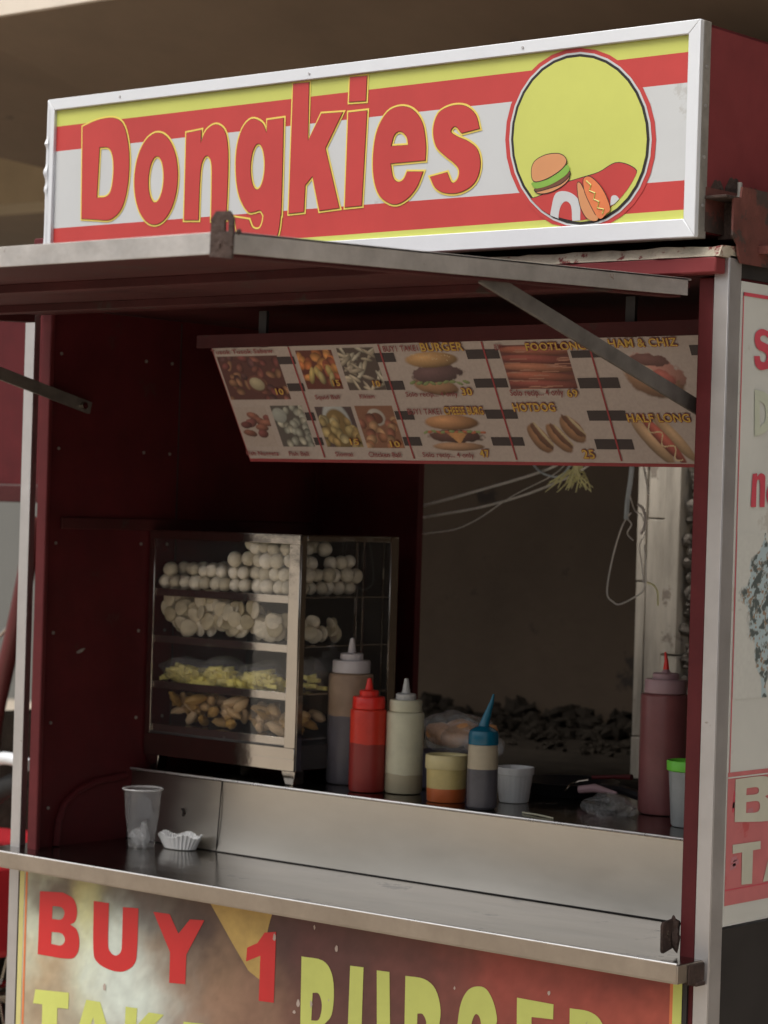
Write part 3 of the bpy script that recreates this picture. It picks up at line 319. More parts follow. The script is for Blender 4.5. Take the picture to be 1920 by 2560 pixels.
D={'D':[[(-1.5237,2.3131,1),(-1.481,2.323),(-1.4357,2.3241),(-1.4063,2.3101),(-1.3901,2.274),(-1.3841,2.2272),(-1.3886,2.1764),(-1.4043,2.1378),(-1.4351,2.1195),(-1.4724,2.1215),(-1.5191,2.1258,1)],[(-1.4718,2.2678,1),(-1.4446,2.2649),(-1.4316,2.2444),(-1.4289,2.2115),(-1.4343,2.1792),(-1.4485,2.166),(-1.4756,2.1653,1)]],'o':[[(-1.2462,2.1874),(-1.2508,2.157),(-1.2621,2.1309),(-1.2788,2.1122),(-1.2988,2.1033),(-1.3199,2.1051),(-1.3395,2.1177),(-1.3552,2.1396),(-1.365,2.168),(-1.3677,2.1996),(-1.3629,2.2305),(-1.3513,2.2568),(-1.3344,2.2753),(-1.3141,2.2839),(-1.293,2.2815),(-1.2737,2.2686),(-1.2584,2.2467),(-1.2488,2.2185)],[(-1.2849,2.1899),(-1.2877,2.1701),(-1.2942,2.1547),(-1.3031,2.1466),(-1.3127,2.1475),(-1.321,2.1572),(-1.3265,2.1739),(-1.328,2.1942),(-1.3252,2.2141),(-1.3187,2.2296),(-1.3097,2.2376),(-1.3001,2.2366),(-1.2918,2.2268),(-1.2864,2.2101)]],'n':[[(-1.2256,2.2778,1),(-1.1846,2.2806,1),(-1.1854,2.2544,1),(-1.1719,2.2783),(-1.146,2.2884),(-1.1219,2.2744),(-1.1118,2.2401),(-1.1096,2.1863),(-1.1111,2.1022,1),(-1.1509,2.1026,1),(-1.1519,2.171),(-1.155,2.2162),(-1.1687,2.2298),(-1.1818,2.2135),(-1.1852,2.1731),(-1.1856,2.1053,1),(-1.225,2.1074,1)]],'gtail':[[(-1.0105,2.1181,1),(-0.9674,2.1157,1),(-0.9722,2.072),(-0.9879,2.0464),(-1.0205,2.0369),(-1.0574,2.0496),(-1.08,2.0774),(-1.089,2.1046,1),(-1.0503,2.0981,1),(-1.0405,2.0821),(-1.0234,2.079),(-1.0137,2.0918)]],'g':[[(-1.0095,2.2857,1),(-0.9677,2.2868,1),(-0.967,2.1946),(-0.9669,2.1025,1),(-1.0118,2.1049,1),(-1.0213,2.1152),(-1.0357,2.1133),(-1.054,2.1152),(-1.0765,2.1441),(-1.0874,2.1848),(-1.0882,2.234),(-1.0756,2.2731),(-1.052,2.2913),(-1.0244,2.2825),(-1.0103,2.2615,1)],[(-1.0125,2.1972),(-1.0145,2.1782),(-1.0198,2.1633),(-1.0274,2.1555),(-1.0358,2.1562),(-1.0433,2.1654),(-1.0484,2.1813),(-1.0501,2.2007),(-1.0481,2.2197),(-1.0428,2.2346),(-1.0352,2.2424),(-1.0268,2.2416),(-1.0193,2.2324),(-1.0143,2.2165)]],'k':[[(-0.9454,2.3498,1),(-0.9054,2.3488,1),(-0.904,2.2391,1),(-0.8722,2.287,1),(-0.8193,2.2857,1),(-0.8598,2.222,1),(-0.8209,2.1083,1),(-0.8697,2.1059,1),(-0.8897,2.1721,1),(-0.9077,2.1558,1),(-0.9092,2.1059,1),(-0.9474,2.1049,1)]],'i':[[(-0.805,2.2837,1),(-0.7599,2.2839,1),(-0.766,2.1095,1),(-0.8067,2.1088,1)]],'idot':[[(-0.8036,2.3492,1),(-0.7624,2.3481,1),(-0.7634,2.3025,1),(-0.8041,2.3038,1)]],'e':[[(-0.6176,2.1829,1),(-0.6177,2.213),(-0.6273,2.2513),(-0.6499,2.2762),(-0.6791,2.2849),(-0.7102,2.2769),(-0.7328,2.2469),(-0.7412,2.205),(-0.7384,2.1602),(-0.7226,2.1253),(-0.6899,2.1077),(-0.66,2.1144),(-0.6363,2.1348),(-0.6222,2.1623,1),(-0.6592,2.1648,1),(-0.6669,2.1514),(-0.6804,2.1472),(-0.6929,2.1573),(-0.6993,2.1826,1)],[(-0.6995,2.2139,1),(-0.6583,2.213,1),(-0.6628,2.2289),(-0.6774,2.2397),(-0.692,2.2345)]],'s':[[(-0.4957,2.2308,1),(-0.5055,2.2562),(-0.5297,2.2734),(-0.5614,2.276),(-0.5902,2.2651),(-0.6009,2.2368),(-0.5933,2.2071),(-0.5729,2.189),(-0.5496,2.1729),(-0.5385,2.1597),(-0.5416,2.1434),(-0.5546,2.138),(-0.5664,2.1574,1),(-0.6046,2.1516,1),(-0.5921,2.1321),(-0.5688,2.1211),(-0.5344,2.1203),(-0.5035,2.1348),(-0.4916,2.1628),(-0.4979,2.192),(-0.5194,2.2091),(-0.5461,2.2202),(-0.5607,2.2304),(-0.5505,2.2391),(-0.5357,2.2256,1)]],'lines':[[(-1.5933,2.3532),(-0.0533,2.3521)],[(-1.5894,2.32),(-0.0543,2.3249)],[(-1.5872,2.2688),(-0.056,2.274)],[(-1.5888,2.11),(-0.0598,2.1118)],[(-1.5887,2.0524),(-0.0596,2.0629)],[(-1.5903,2.0319),(-0.0602,2.0348)]],'ring':[[(-0.12,2.1837),(-0.1218,2.1539),(-0.1294,2.1257),(-0.1426,2.1),(-0.1608,2.0777),(-0.1834,2.0598),(-0.2098,2.0469),(-0.2388,2.0395),(-0.2695,2.0381),(-0.3007,2.0426),(-0.3313,2.0532),(-0.3599,2.0694),(-0.3854,2.0906),(-0.4068,2.116),(-0.4232,2.1448),(-0.4338,2.1756),(-0.4382,2.2072),(-0.4361,2.2384),(-0.4278,2.2679),(-0.4134,2.2944),(-0.3938,2.3168),(-0.3696,2.3344),(-0.342,2.3465),(-0.312,2.3526),(-0.2809,2.3525),(-0.2499,2.3465),(-0.2201,2.3347),(-0.1927,2.3178),(-0.1686,2.2964),(-0.1487,2.2712),(-0.1336,2.2434),(-0.1239,2.2139)]],'ring2':[[(-0.1283,2.1843),(-0.1301,2.1558),(-0.1373,2.1287),(-0.1497,2.1041),(-0.1669,2.0828),(-0.1884,2.0656),(-0.2133,2.0532),(-0.2407,2.0462),(-0.2698,2.0448),(-0.2993,2.0492),(-0.3281,2.0593),(-0.3551,2.0748),(-0.3792,2.0951),(-0.3994,2.1194),(-0.4148,2.1469),(-0.4248,2.1763),(-0.429,2.2065),(-0.427,2.2364),(-0.4192,2.2645),(-0.4057,2.2899),(-0.3872,2.3114),(-0.3644,2.3282),(-0.3383,2.3398),(-0.3101,2.3457),(-0.2807,2.3458),(-0.2513,2.34),(-0.2232,2.3289),(-0.1972,2.3127),(-0.1744,2.2922),(-0.1556,2.2682),(-0.1413,2.2415),(-0.1321,2.2132)]],'ring3':[[(-0.1325,2.1846),(-0.1342,2.1568),(-0.1412,2.1303),(-0.1533,2.1063),(-0.17,2.0854),(-0.1909,2.0687),(-0.215,2.0566),(-0.2417,2.0497),(-0.2699,2.0484),(-0.2985,2.0527),(-0.3265,2.0626),(-0.3527,2.0777),(-0.3761,2.0975),(-0.3957,2.1212),(-0.4106,2.148),(-0.4203,2.1767),(-0.4244,2.2062),(-0.4225,2.2353),(-0.4149,2.2628),(-0.4018,2.2875),(-0.3839,2.3085),(-0.3618,2.325),(-0.3365,2.3363),(-0.3091,2.3421),(-0.2805,2.3422),(-0.2521,2.3366),(-0.2247,2.3257),(-0.1995,2.31),(-0.1773,2.29),(-0.159,2.2665),(-0.1451,2.2405),(-0.1362,2.2128)]],'ring4':[[(-0.1377,2.185),(-0.1393,2.158),(-0.1461,2.1324),(-0.1577,2.1091),(-0.1738,2.089),(-0.1939,2.0727),(-0.2172,2.0611),(-0.2429,2.0544),(-0.2701,2.0532),(-0.2976,2.0573),(-0.3246,2.0669),(-0.3498,2.0815),(-0.3723,2.1007),(-0.3912,2.1236),(-0.4056,2.1495),(-0.4149,2.1773),(-0.4188,2.2058),(-0.417,2.2339),(-0.4097,2.2605),(-0.3971,2.2844),(-0.3798,2.3047),(-0.3586,2.3207),(-0.3343,2.3317),(-0.3078,2.3373),(-0.2804,2.3374),(-0.2529,2.3321),(-0.2266,2.3215),(-0.2023,2.3063),(-0.1809,2.287),(-0.1632,2.2643),(-0.1498,2.2391),(-0.1412,2.2123)]],'mound':[[(-0.3853,2.0951),(-0.3546,2.1034),(-0.3155,2.1191),(-0.2718,2.1282),(-0.2334,2.1357),(-0.2005,2.1492),(-0.1718,2.1433),(-0.1548,2.1286),(-0.1664,2.0981),(-0.1883,2.0759),(-0.2163,2.0598),(-0.2497,2.0525),(-0.2789,2.0552),(-0.3135,2.063),(-0.3486,2.0749)]],'Dbig':[[(-0.3349,2.0554,1),(-0.3314,2.08),(-0.3224,2.1055),(-0.2954,2.1059),(-0.2728,2.0886),(-0.2691,2.0527,1),(-0.2861,2.0516,1),(-0.2896,2.0816),(-0.3022,2.0903),(-0.3131,2.079),(-0.317,2.052,1)]],'Osm':[[(-0.2074,2.077,1),(-0.2056,2.0926),(-0.1961,2.094),(-0.1877,2.0857,1),(-0.1979,2.0784,1)]],'bunT':[[(-0.3752,2.1469),(-0.3693,2.1627),(-0.3472,2.1724),(-0.32,2.1733),(-0.305,2.1663),(-0.3021,2.1561),(-0.3164,2.1431),(-0.3457,2.131),(-0.3695,2.1293)]],'bunB':[[(-0.3675,2.1134),(-0.3451,2.1149),(-0.3157,2.1231),(-0.2975,2.1359),(-0.2962,2.1278),(-0.3105,2.1168),(-0.3349,2.1082),(-0.3572,2.1072)]],'lett':[[(-0.374,2.1267),(-0.3456,2.1289),(-0.3163,2.1411),(-0.2996,2.1531),(-0.2943,2.1436),(-0.3062,2.1324),(-0.3353,2.1203),(-0.3625,2.1159),(-0.3702,2.1192)]],'patty':[[(-0.3675,2.115),(-0.3454,2.1229),(-0.316,2.1319),(-0.2967,2.1418),(-0.2949,2.1337),(-0.3131,2.1209),(-0.345,2.1137),(-0.3624,2.1115)]],'hbunL':[[(-0.2763,2.1166),(-0.2705,2.1194),(-0.2603,2.1037),(-0.2458,2.0792),(-0.2306,2.0566),(-0.2425,2.0533),(-0.2573,2.062),(-0.2702,2.0845)]],'sausage':[[(-0.263,2.1257),(-0.25,2.1288),(-0.2302,2.1138),(-0.2151,2.0932),(-0.2062,2.071),(-0.2141,2.0636),(-0.2234,2.0562),(-0.2331,2.0607),(-0.2484,2.0833),(-0.2603,2.1057)]],'must':[[(-0.2571,2.1226),(-0.2471,2.1148),(-0.2501,2.1051),(-0.2379,2.1004),(-0.2404,2.0899),(-0.2292,2.0853),(-0.2322,2.0744),(-0.2191,2.0717),(-0.2212,2.064)]],'P_B':[[(-1.6368,0.7347,1),(-1.5662,0.7404,1),(-1.5343,0.731),(-1.5229,0.7086),(-1.5275,0.6866),(-1.5425,0.6775,1),(-1.5212,0.6684),(-1.5132,0.6433),(-1.5204,0.6185),(-1.5464,0.6063),(-1.6382,0.6032,1)],[(-1.5973,0.7088,1),(-1.5705,0.7097),(-1.5602,0.6991),(-1.5694,0.6845),(-1.5975,0.6818,1)],[(-1.5978,0.6549,1),(-1.5682,0.656),(-1.5564,0.6446),(-1.5671,0.6312),(-1.5981,0.6299,1)]],'P_U':[[(-1.4743,0.7346,1),(-1.4294,0.7355,1),(-1.4286,0.6548),(-1.4204,0.6371),(-1.4054,0.6326),(-1.3916,0.6411),(-1.3884,0.6602),(-1.3888,0.7327,1),(-1.3442,0.7359,1),(-1.3442,0.6569),(-1.3508,0.6234),(-1.382,0.6036),(-1.4223,0.6016),(-1.4602,0.6127),(-1.4716,0.6395)]],'P_Y':[[(-1.3013,0.7344,1),(-1.2557,0.7356,1),(-1.2296,0.7,1),(-1.1989,0.7324,1),(-1.1597,0.7357,1),(-1.2062,0.6621,1),(-1.2064,0.6036,1),(-1.2513,0.5998,1),(-1.2512,0.6604,1)]],'P_1':[[(-0.9987,0.733,1),(-0.9688,0.7383,1),(-0.9694,0.6028,1),(-1.0086,0.6005,1),(-1.0078,0.6873,1),(-1.045,0.671,1),(-1.043,0.6981,1),(-1.016,0.7107,1)]],'P_T':[[(-1.6421,0.5292,1),(-1.5399,0.5372,1),(-1.5406,0.5037,1),(-1.5734,0.5011,1),(-1.5728,0.4054,1),(-1.6185,0.3979,1),(-1.6195,0.5013,1),(-1.648,0.4994,1)]],'P_A':[[(-1.4876,0.5307,1),(-1.4465,0.5322,1),(-1.3946,0.4253,1),(-1.4349,0.4186,1),(-1.446,0.4404,1),(-1.487,0.4361,1),(-1.4963,0.4109,1),(-1.5308,0.4075,1)],[(-1.4779,0.4636,1),(-1.4539,0.465,1),(-1.4656,0.4986,1)]],'P_K':[[(-1.3723,0.534,1),(-1.3391,0.5358,1),(-1.3409,0.4993,1),(-1.3059,0.5326,1),(-1.2635,0.5345,1),(-1.3107,0.4901,1),(-1.2626,0.4334,1),(-1.308,0.4258,1),(-1.336,0.4629,1),(-1.3411,0.4249,1),(-1.3744,0.424,1)]],'P_E':[[(-1.2084,0.5293,1),(-1.1514,0.5336,1),(-1.1504,0.5111,1),(-1.1725,0.5085,1),(-1.1715,0.485,1),(-1.1525,0.4858,1),(-1.1519,0.4701,1),(-1.174,0.4687,1),(-1.173,0.4438,1),(-1.1477,0.4458,1),(-1.1471,0.4301,1),(-1.2073,0.4244,1)]],'B_B':[[(-0.9019,0.7007,1),(-0.8492,0.7006),(-0.8252,0.6801),(-0.818,0.6422),(-0.8222,0.6025),(-0.8387,0.5826,1),(-0.8146,0.5561),(-0.8072,0.514),(-0.823,0.4767),(-0.8982,0.4594,1)],[(-0.8711,0.6364,1),(-0.8554,0.6366),(-0.847,0.6161),(-0.8535,0.589),(-0.8726,0.5838,1)],[(-0.8713,0.5513,1),(-0.852,0.55),(-0.8436,0.5296),(-0.8501,0.5025),(-0.8703,0.4969,1)]],'B_U':[[(-0.7801,0.7004,1),(-0.7473,0.702,1),(-0.7466,0.567),(-0.7335,0.522),(-0.7114,0.53),(-0.7103,0.5728),(-0.7152,0.701,1),(-0.6846,0.7024,1),(-0.679,0.5566),(-0.6934,0.4989),(-0.7317,0.4752),(-0.7693,0.4945),(-0.7807,0.54)]],'B_R':[[(-0.6466,0.7007,1),(-0.603,0.7015),(-0.5754,0.6866),(-0.5622,0.651),(-0.5672,0.6126),(-0.5799,0.5938,1),(-0.5573,0.493,1),(-0.5921,0.4869,1),(-0.6117,0.5761,1),(-0.61,0.488,1),(-0.6438,0.4863,1)],[(-0.6157,0.6365,1),(-0.6032,0.6371),(-0.5945,0.6229),(-0.6021,0.607),(-0.6156,0.6049,1)]],'B_G':[[(-0.4832,0.7052),(-0.4597,0.7037),(-0.4406,0.6778),(-0.4357,0.6437),(-0.4675,0.6325,1),(-0.4734,0.6522),(-0.484,0.6547),(-0.4924,0.6286),(-0.4918,0.5832),(-0.4798,0.5438),(-0.4671,0.5542),(-0.4655,0.5792,1),(-0.4784,0.5771,1),(-0.4794,0.6017,1),(-0.4379,0.6043,1),(-0.4378,0.5346),(-0.4575,0.5065),(-0.4888,0.5051),(-0.5138,0.538),(-0.5231,0.6029),(-0.5185,0.6618),(-0.5038,0.693)]],'B_E':[[(-0.3916,0.6991,1),(-0.312,0.6993,1),(-0.3121,0.6731,1),(-0.3586,0.67,1),(-0.3571,0.6296,1),(-0.3195,0.6316,1),(-0.3185,0.6036,1),(-0.3575,0.6012,1),(-0.3569,0.5567,1),(-0.3095,0.5608,1),(-0.3084,0.5328,1),(-0.3873,0.527,1)]],'B_R2':[[(-0.2773,0.6978,1),(-0.2382,0.6985),(-0.2136,0.6884),(-0.2006,0.6627),(-0.2066,0.63),(-0.2181,0.6123,1),(-0.1984,0.5364,1),(-0.2321,0.5304,1),(-0.2469,0.6035,1),(-0.2468,0.5317,1),(-0.2737,0.5309,1)],[(-0.2501,0.6628,1),(-0.2369,0.6629),(-0.2303,0.654),(-0.236,0.6372),(-0.2506,0.6368,1)]],'wedge':[[(-1.1519,0.7784,1),(-0.9766,0.7824,1),(-0.9926,0.7316),(-1.0072,0.6407,1),(-1.0382,0.6541,1),(-1.0832,0.7016,1)]],'S_S':[[(0.1194,1.8727),(0.101,1.8746),(0.0832,1.8673),(0.0798,1.8533),(0.0899,1.8403),(0.1137,1.8351),(0.1194,1.8272),(0.1135,1.8194),(0.1014,1.8205),(0.0973,1.8285,1),(0.0792,1.8273,1),(0.0847,1.8125),(0.0997,1.8053),(0.1204,1.8079),(0.1412,1.8134),(0.1482,1.8305),(0.1421,1.8439),(0.118,1.8505),(0.0995,1.8547),(0.0991,1.8616),(0.112,1.8644),(0.1254,1.8594,1),(0.1411,1.8619,1),(0.1328,1.8696)]],'S_n':[[(0.0862,1.6289,1),(0.1001,1.6307,1),(0.1004,1.6252,1),(0.1121,1.631),(0.1254,1.6273),(0.1271,1.6163),(0.1273,1.574,1),(0.1116,1.5737,1),(0.1105,1.6131),(0.1059,1.6198),(0.1,1.6142),(0.0997,1.5735,1),(0.0831,1.5731,1)]],'S_a':[[(0.1749,1.5953),(0.1733,1.5862),(0.1678,1.5788),(0.1595,1.5746),(0.1501,1.5744),(0.1414,1.5783),(0.1351,1.5854),(0.1325,1.5943),(0.1341,1.6034),(0.1395,1.6107),(0.1478,1.615),(0.1572,1.6152),(0.1659,1.6114),(0.1723,1.6043)],[(0.1629,1.5909),(0.1617,1.5851),(0.1579,1.5815),(0.153,1.5814),(0.1488,1.5848),(0.147,1.5905),(0.1482,1.5962),(0.1519,1.5999),(0.1569,1.6),(0.161,1.5965)]],'S_B':[[(0.0609,1.1159,1),(0.1349,1.1162),(0.1675,1.1108),(0.1721,1.0866),(0.1562,1.0809,1),(0.1763,1.0693),(0.1809,1.0451),(0.1651,1.0378),(0.0617,1.0441,1)],[(0.0964,1.0985,1),(0.1295,1.098),(0.1363,1.0908),(0.127,1.0863),(0.0958,1.0868,1)],[(0.0964,1.075,1),(0.134,1.074),(0.1411,1.0634),(0.1319,1.0556),(0.0968,1.0565,1)]],'S_T':[[(0.0576,1.0061,1),(0.1463,1.0053,1),(0.147,0.9917,1),(0.1227,0.9914,1),(0.1227,0.9347,1),(0.089,0.9363,1),(0.0879,0.9911,1),(0.0584,0.991,1)]],'S_A':[[(0.1865,1.0037,1),(0.2327,1.0016,1),(0.2702,0.9309,1),(0.2301,0.9312,1),(0.2092,0.9504,1),(0.1896,0.9505,1),(0.1852,0.9348,1),(0.158,0.9347,1)]],'S_I':[[(0.0849,1.7714,1),(0.1255,1.7654),(0.1377,1.7356),(0.1289,1.7048),(0.0883,1.6921,1)],[(0.1015,1.7531,1),(0.1187,1.7457),(0.1211,1.721),(0.104,1.7092,1)]],'S_tree':[[(0.0899,1.52),(0.1132,1.5017),(0.1407,1.4918),(0.1559,1.3153),(0.1393,1.3225),(0.109,1.3502),(0.0854,1.3742),(0.0619,1.4013),(0.0661,1.438),(0.0611,1.4714),(0.075,1.5048)]],'S_band':[[(0.0274,1.1277),(0.1613,1.1296),(0.1738,0.9089),(0.0289,0.9101)],[(0.03,0.8855),(0.1752,0.8834),(0.0327,1.9438),(0.1153,1.9437)],[(0.0334,1.9312),(0.0314,0.9098)]],'M_fr':[[(-1.3069,0.2671),(-1.3126,-0.0003)]],'M_ln1':[[(-1.1009,0.256),(-1.1005,0.012)]],'M_ln2':[[(-0.8684,0.2565),(-0.8653,0.0127)]],'M_ln3':[[(-0.614,0.2556),(-0.6167,0.01)]],'M_ln4':[[(-0.3702,0.2334),(-0.3794,0.0065)]],'M_ph1':[[(-1.3132,0.2383),(-1.1369,0.2349),(-1.1434,0.1392),(-1.3127,0.1381)]],'M_ph2':[[(-1.0894,0.2462),(-0.9932,0.2446),(-0.9885,0.1603),(-1.0851,0.1612)]],'M_ph3':[[(-0.9768,0.2507),(-0.8856,0.2467),(-0.8801,0.1577),(-0.9776,0.1587)]],'M_ph4':[[(-1.3116,0.1216),(-1.2193,0.1222),(-1.2188,0.0331),(-1.3089,0.0314)]],'M_ph5':[[(-1.2051,0.1243),(-1.1165,0.125),(-1.1179,0.0337),(-1.2062,0.0309)]],'M_ph6':[[(-1.0854,0.1216),(-0.9857,0.1222),(-0.9904,0.0313),(-1.0849,0.0318)]],'M_ph7':[[(-0.976,0.1238),(-0.8815,0.1243),(-0.8841,0.0316),(-0.9831,0.0299)]],'M_fl':[[(-0.58,0.2507),(-0.4265,0.2396),(-0.4264,0.1564),(-0.5801,0.1554)]],'M_k0':[[(-1.1375,0.2334),(-1.0911,0.2325),(-1.0975,0.2168),(-1.144,0.2175)]],'M_k1':[[(-1.1342,0.1746),(-1.0902,0.1741),(-1.0971,0.1571),(-1.1412,0.1575)]],'M_k2':[[(-1.1122,0.1098),(-1.0876,0.1097),(-1.0949,0.0914),(-1.1196,0.0914)]],'M_k3':[[(-1.1114,0.0534),(-1.0879,0.0535),(-1.0949,0.0361),(-1.1184,0.0359)]],'M_k4':[[(-0.881,0.2363),(-0.8316,0.2353),(-0.8384,0.217),(-0.8879,0.2179)]],'M_k5':[[(-0.8778,0.1768),(-0.8307,0.1762),(-0.8377,0.1573),(-0.8849,0.1578)]],'M_k6':[[(-0.8764,0.1118),(-0.8303,0.1116),(-0.8372,0.0929),(-0.8835,0.0929)]],'M_k7':[[(-0.8766,0.0554),(-0.8326,0.0556),(-0.8397,0.0362),(-0.8838,0.0359)]],'M_k8':[[(-0.6564,0.2387),(-0.5797,0.2371),(-0.5857,0.2194),(-0.6626,0.2209)]],'M_k9':[[(-0.6578,0.1787),(-0.5807,0.1777),(-0.5868,0.1598),(-0.664,0.1607)]],'M_k10':[[(-0.6537,0.114),(-0.5797,0.1137),(-0.5861,0.0946),(-0.6603,0.0947)]],'M_k11':[[(-0.6587,0.0558),(-0.5831,0.0561),(-0.5892,0.0378),(-0.665,0.0373)]],'M_k12':[[(-0.4178,0.2319),(-0.3356,0.2302),(-0.3395,0.2174),(-0.4219,0.219)]],'M_k13':[[(-0.4184,0.1771),(-0.3291,0.1759),(-0.3352,0.156),(-0.4248,0.1569)]],'M_k14':[[(-0.4183,0.111),(-0.3339,0.1107),(-0.3401,0.0904),(-0.4247,0.0905)]],'M_k15':[[(-0.4197,0.0527),(-0.3363,0.0531),(-0.3427,0.0318),(-0.4264,0.0312)]],'M_k16':[[(-0.1609,0.2374),(-0.1378,0.2369),(-0.1432,0.2177),(-0.1664,0.2182)]],'M_b1':[[(-0.8161,0.235),(-0.7653,0.237),(-0.6821,0.2343),(-0.6815,0.2162),(-0.7058,0.2066),(-0.7402,0.2021),(-0.7964,0.204),(-0.8148,0.2125)]],'M_b2':[[(-0.8082,0.2012),(-0.7289,0.2009),(-0.6888,0.2087),(-0.6805,0.1961),(-0.6878,0.172),(-0.7085,0.1662),(-0.7508,0.1728),(-0.8107,0.1879)]],'M_b3':[[(-0.8127,0.1858),(-0.7508,0.1728),(-0.7015,0.1661),(-0.7071,0.1438),(-0.7855,0.1424),(-0.8056,0.1529),(-0.8127,0.1694)]],'M_c1':[[(-0.8138,0.0907),(-0.8,0.1022),(-0.7632,0.1052),(-0.6927,0.105),(-0.677,0.0968),(-0.6801,0.0742),(-0.8158,0.072)]],'M_c2':[[(-0.813,0.073),(-0.6766,0.0742),(-0.6768,0.0537),(-0.7128,0.0474),(-0.7552,0.0409),(-0.7952,0.049),(-0.8171,0.0552)]],'M_c3':[[(-0.7661,0.0637,1),(-0.7164,0.0639,1),(-0.7533,0.043,1)]],'M_c4':[[(-0.8136,0.0447),(-0.7548,0.0419),(-0.6815,0.0434),(-0.6874,0.033),(-0.7322,0.0254),(-0.7799,0.0251),(-0.8109,0.0322)]],'M_h1':[[(-0.5676,0.0744),(-0.5548,0.0823),(-0.5338,0.0666),(-0.5249,0.0404),(-0.5242,0.0247),(-0.548,0.0231),(-0.5687,0.0401)]],'M_h2':[[(-0.522,0.0849),(-0.5044,0.0771),(-0.4861,0.0537),(-0.4829,0.0276),(-0.4961,0.0223),(-0.5184,0.0247),(-0.5194,0.0483)]],'M_h3':[[(-0.4882,0.1004),(-0.4614,0.0952),(-0.4424,0.0746),(-0.4421,0.0487),(-0.4608,0.0434),(-0.4705,0.0667)]],'M_h4':[[(-0.5548,0.0953),(-0.5368,0.0927),(-0.5196,0.0744),(-0.512,0.0536),(-0.5159,0.0326),(-0.5246,0.0325),(-0.5355,0.0613),(-0.5548,0.0823)]],'M_h5':[[(-0.5071,0.0953),(-0.4858,0.09),(-0.4705,0.0667),(-0.4673,0.0408),(-0.4764,0.0303),(-0.4852,0.0563),(-0.5056,0.0823)]],'M_m1':[[(-0.3224,0.1977),(-0.2977,0.2121),(-0.2356,0.2232),(-0.1983,0.2249),(-0.1873,0.1906),(-0.1949,0.1687),(-0.2443,0.1397),(-0.2778,0.135),(-0.3169,0.1578)]],'M_m2':[[(-0.3191,0.1952),(-0.2929,0.1923),(-0.2692,0.1548),(-0.2457,0.1347),(-0.2951,0.1401),(-0.3201,0.1653)]],'M_m3':[[(-0.2724,0.2338),(-0.2021,0.2298),(-0.198,0.2079),(-0.2397,0.1915),(-0.2664,0.2091)]],'M_n1':[[(-0.3267,0.0849),(-0.3144,0.0849),(-0.2963,0.0545),(-0.2784,0.014),(-0.3323,0.016),(-0.3318,0.0544)]],'M_n2':[[(-0.2603,0.0849),(-0.245,0.0824),(-0.2241,0.0347),(-0.2273,0.0145),(-0.2433,0.0144),(-0.2643,0.0622)]],'M_n3':[[(-0.3144,0.0849),(-0.2823,0.0924),(-0.2611,0.0823),(-0.2411,0.0497),(-0.2326,0.0145),(-0.2761,0.0127),(-0.2963,0.0545)]]}
TX=[('Tusok Tusok Sabaw', -1.3138, 0.2433, 0.1698, 0.0097), ('Squid Ball', -1.0717, 0.1397, 0.0649, 0.0096), ('Kikiam', -0.9545, 0.1406, 0.0384, 0.0094), ('Fish Nuggets', -1.3129, 0.0122, 0.0899, 0.0101), ('Fish Ball', -1.1939, 0.0122, 0.0545, 0.01), ('Siomai', -1.068, 0.0123, 0.0463, 0.0098), ('Chicken Ball', -0.98, 0.0116, 0.0838, 0.0108), ('BUY1 TAKE1', -0.8565, 0.2399, 0.0868, 0.0122), ('BURGER', -0.7634, 0.239, 0.103, 0.017), ('BUY1 TAKE1', -0.8447, 0.1054, 0.0839, 0.0125), ('CHEESE BURG', -0.7537, 0.1051, 0.0946, 0.0164), ('Solo recip... 4 only', -0.8354, 0.1438, 0.1279, 0.0103), ('30', -0.6971, 0.1458, 0.0254, 0.0152), ('Solo recip... 4 only', -0.8409, 0.0129, 0.1271, 0.0106), ('47', -0.6985, 0.0143, 0.0234, 0.0156), ('15', -1.0129, 0.169, 0.0189, 0.0126), ('10', -0.91, 0.1664, 0.0184, 0.0124), ('15', -1.018, 0.0387, 0.0229, 0.013), ('10', -0.9151, 0.0346, 0.0248, 0.0128), ('10', -1.1727, 0.1513, 0.021, 0.0129), ('FOOTLONG', -0.5157, 0.2352, 0.1342, 0.0151), ('69', -0.4527, 0.1401, 0.0239, 0.0153), ('Solo recip... 4 only', -0.5826, 0.1437, 0.1222, 0.013), ('HOTDOG', -0.5862, 0.1111, 0.097, 0.017), ('25', -0.4575, 0.0135, 0.027, 0.0183), ('HAM & CHIZ', -0.3306, 0.2375, 0.1455, 0.0159), ('HALF LONG', -0.3351, 0.0887, 0.1343, 0.0164), ('BUY1', -0.5872, 0.238, 0.0174, 0.0114)]
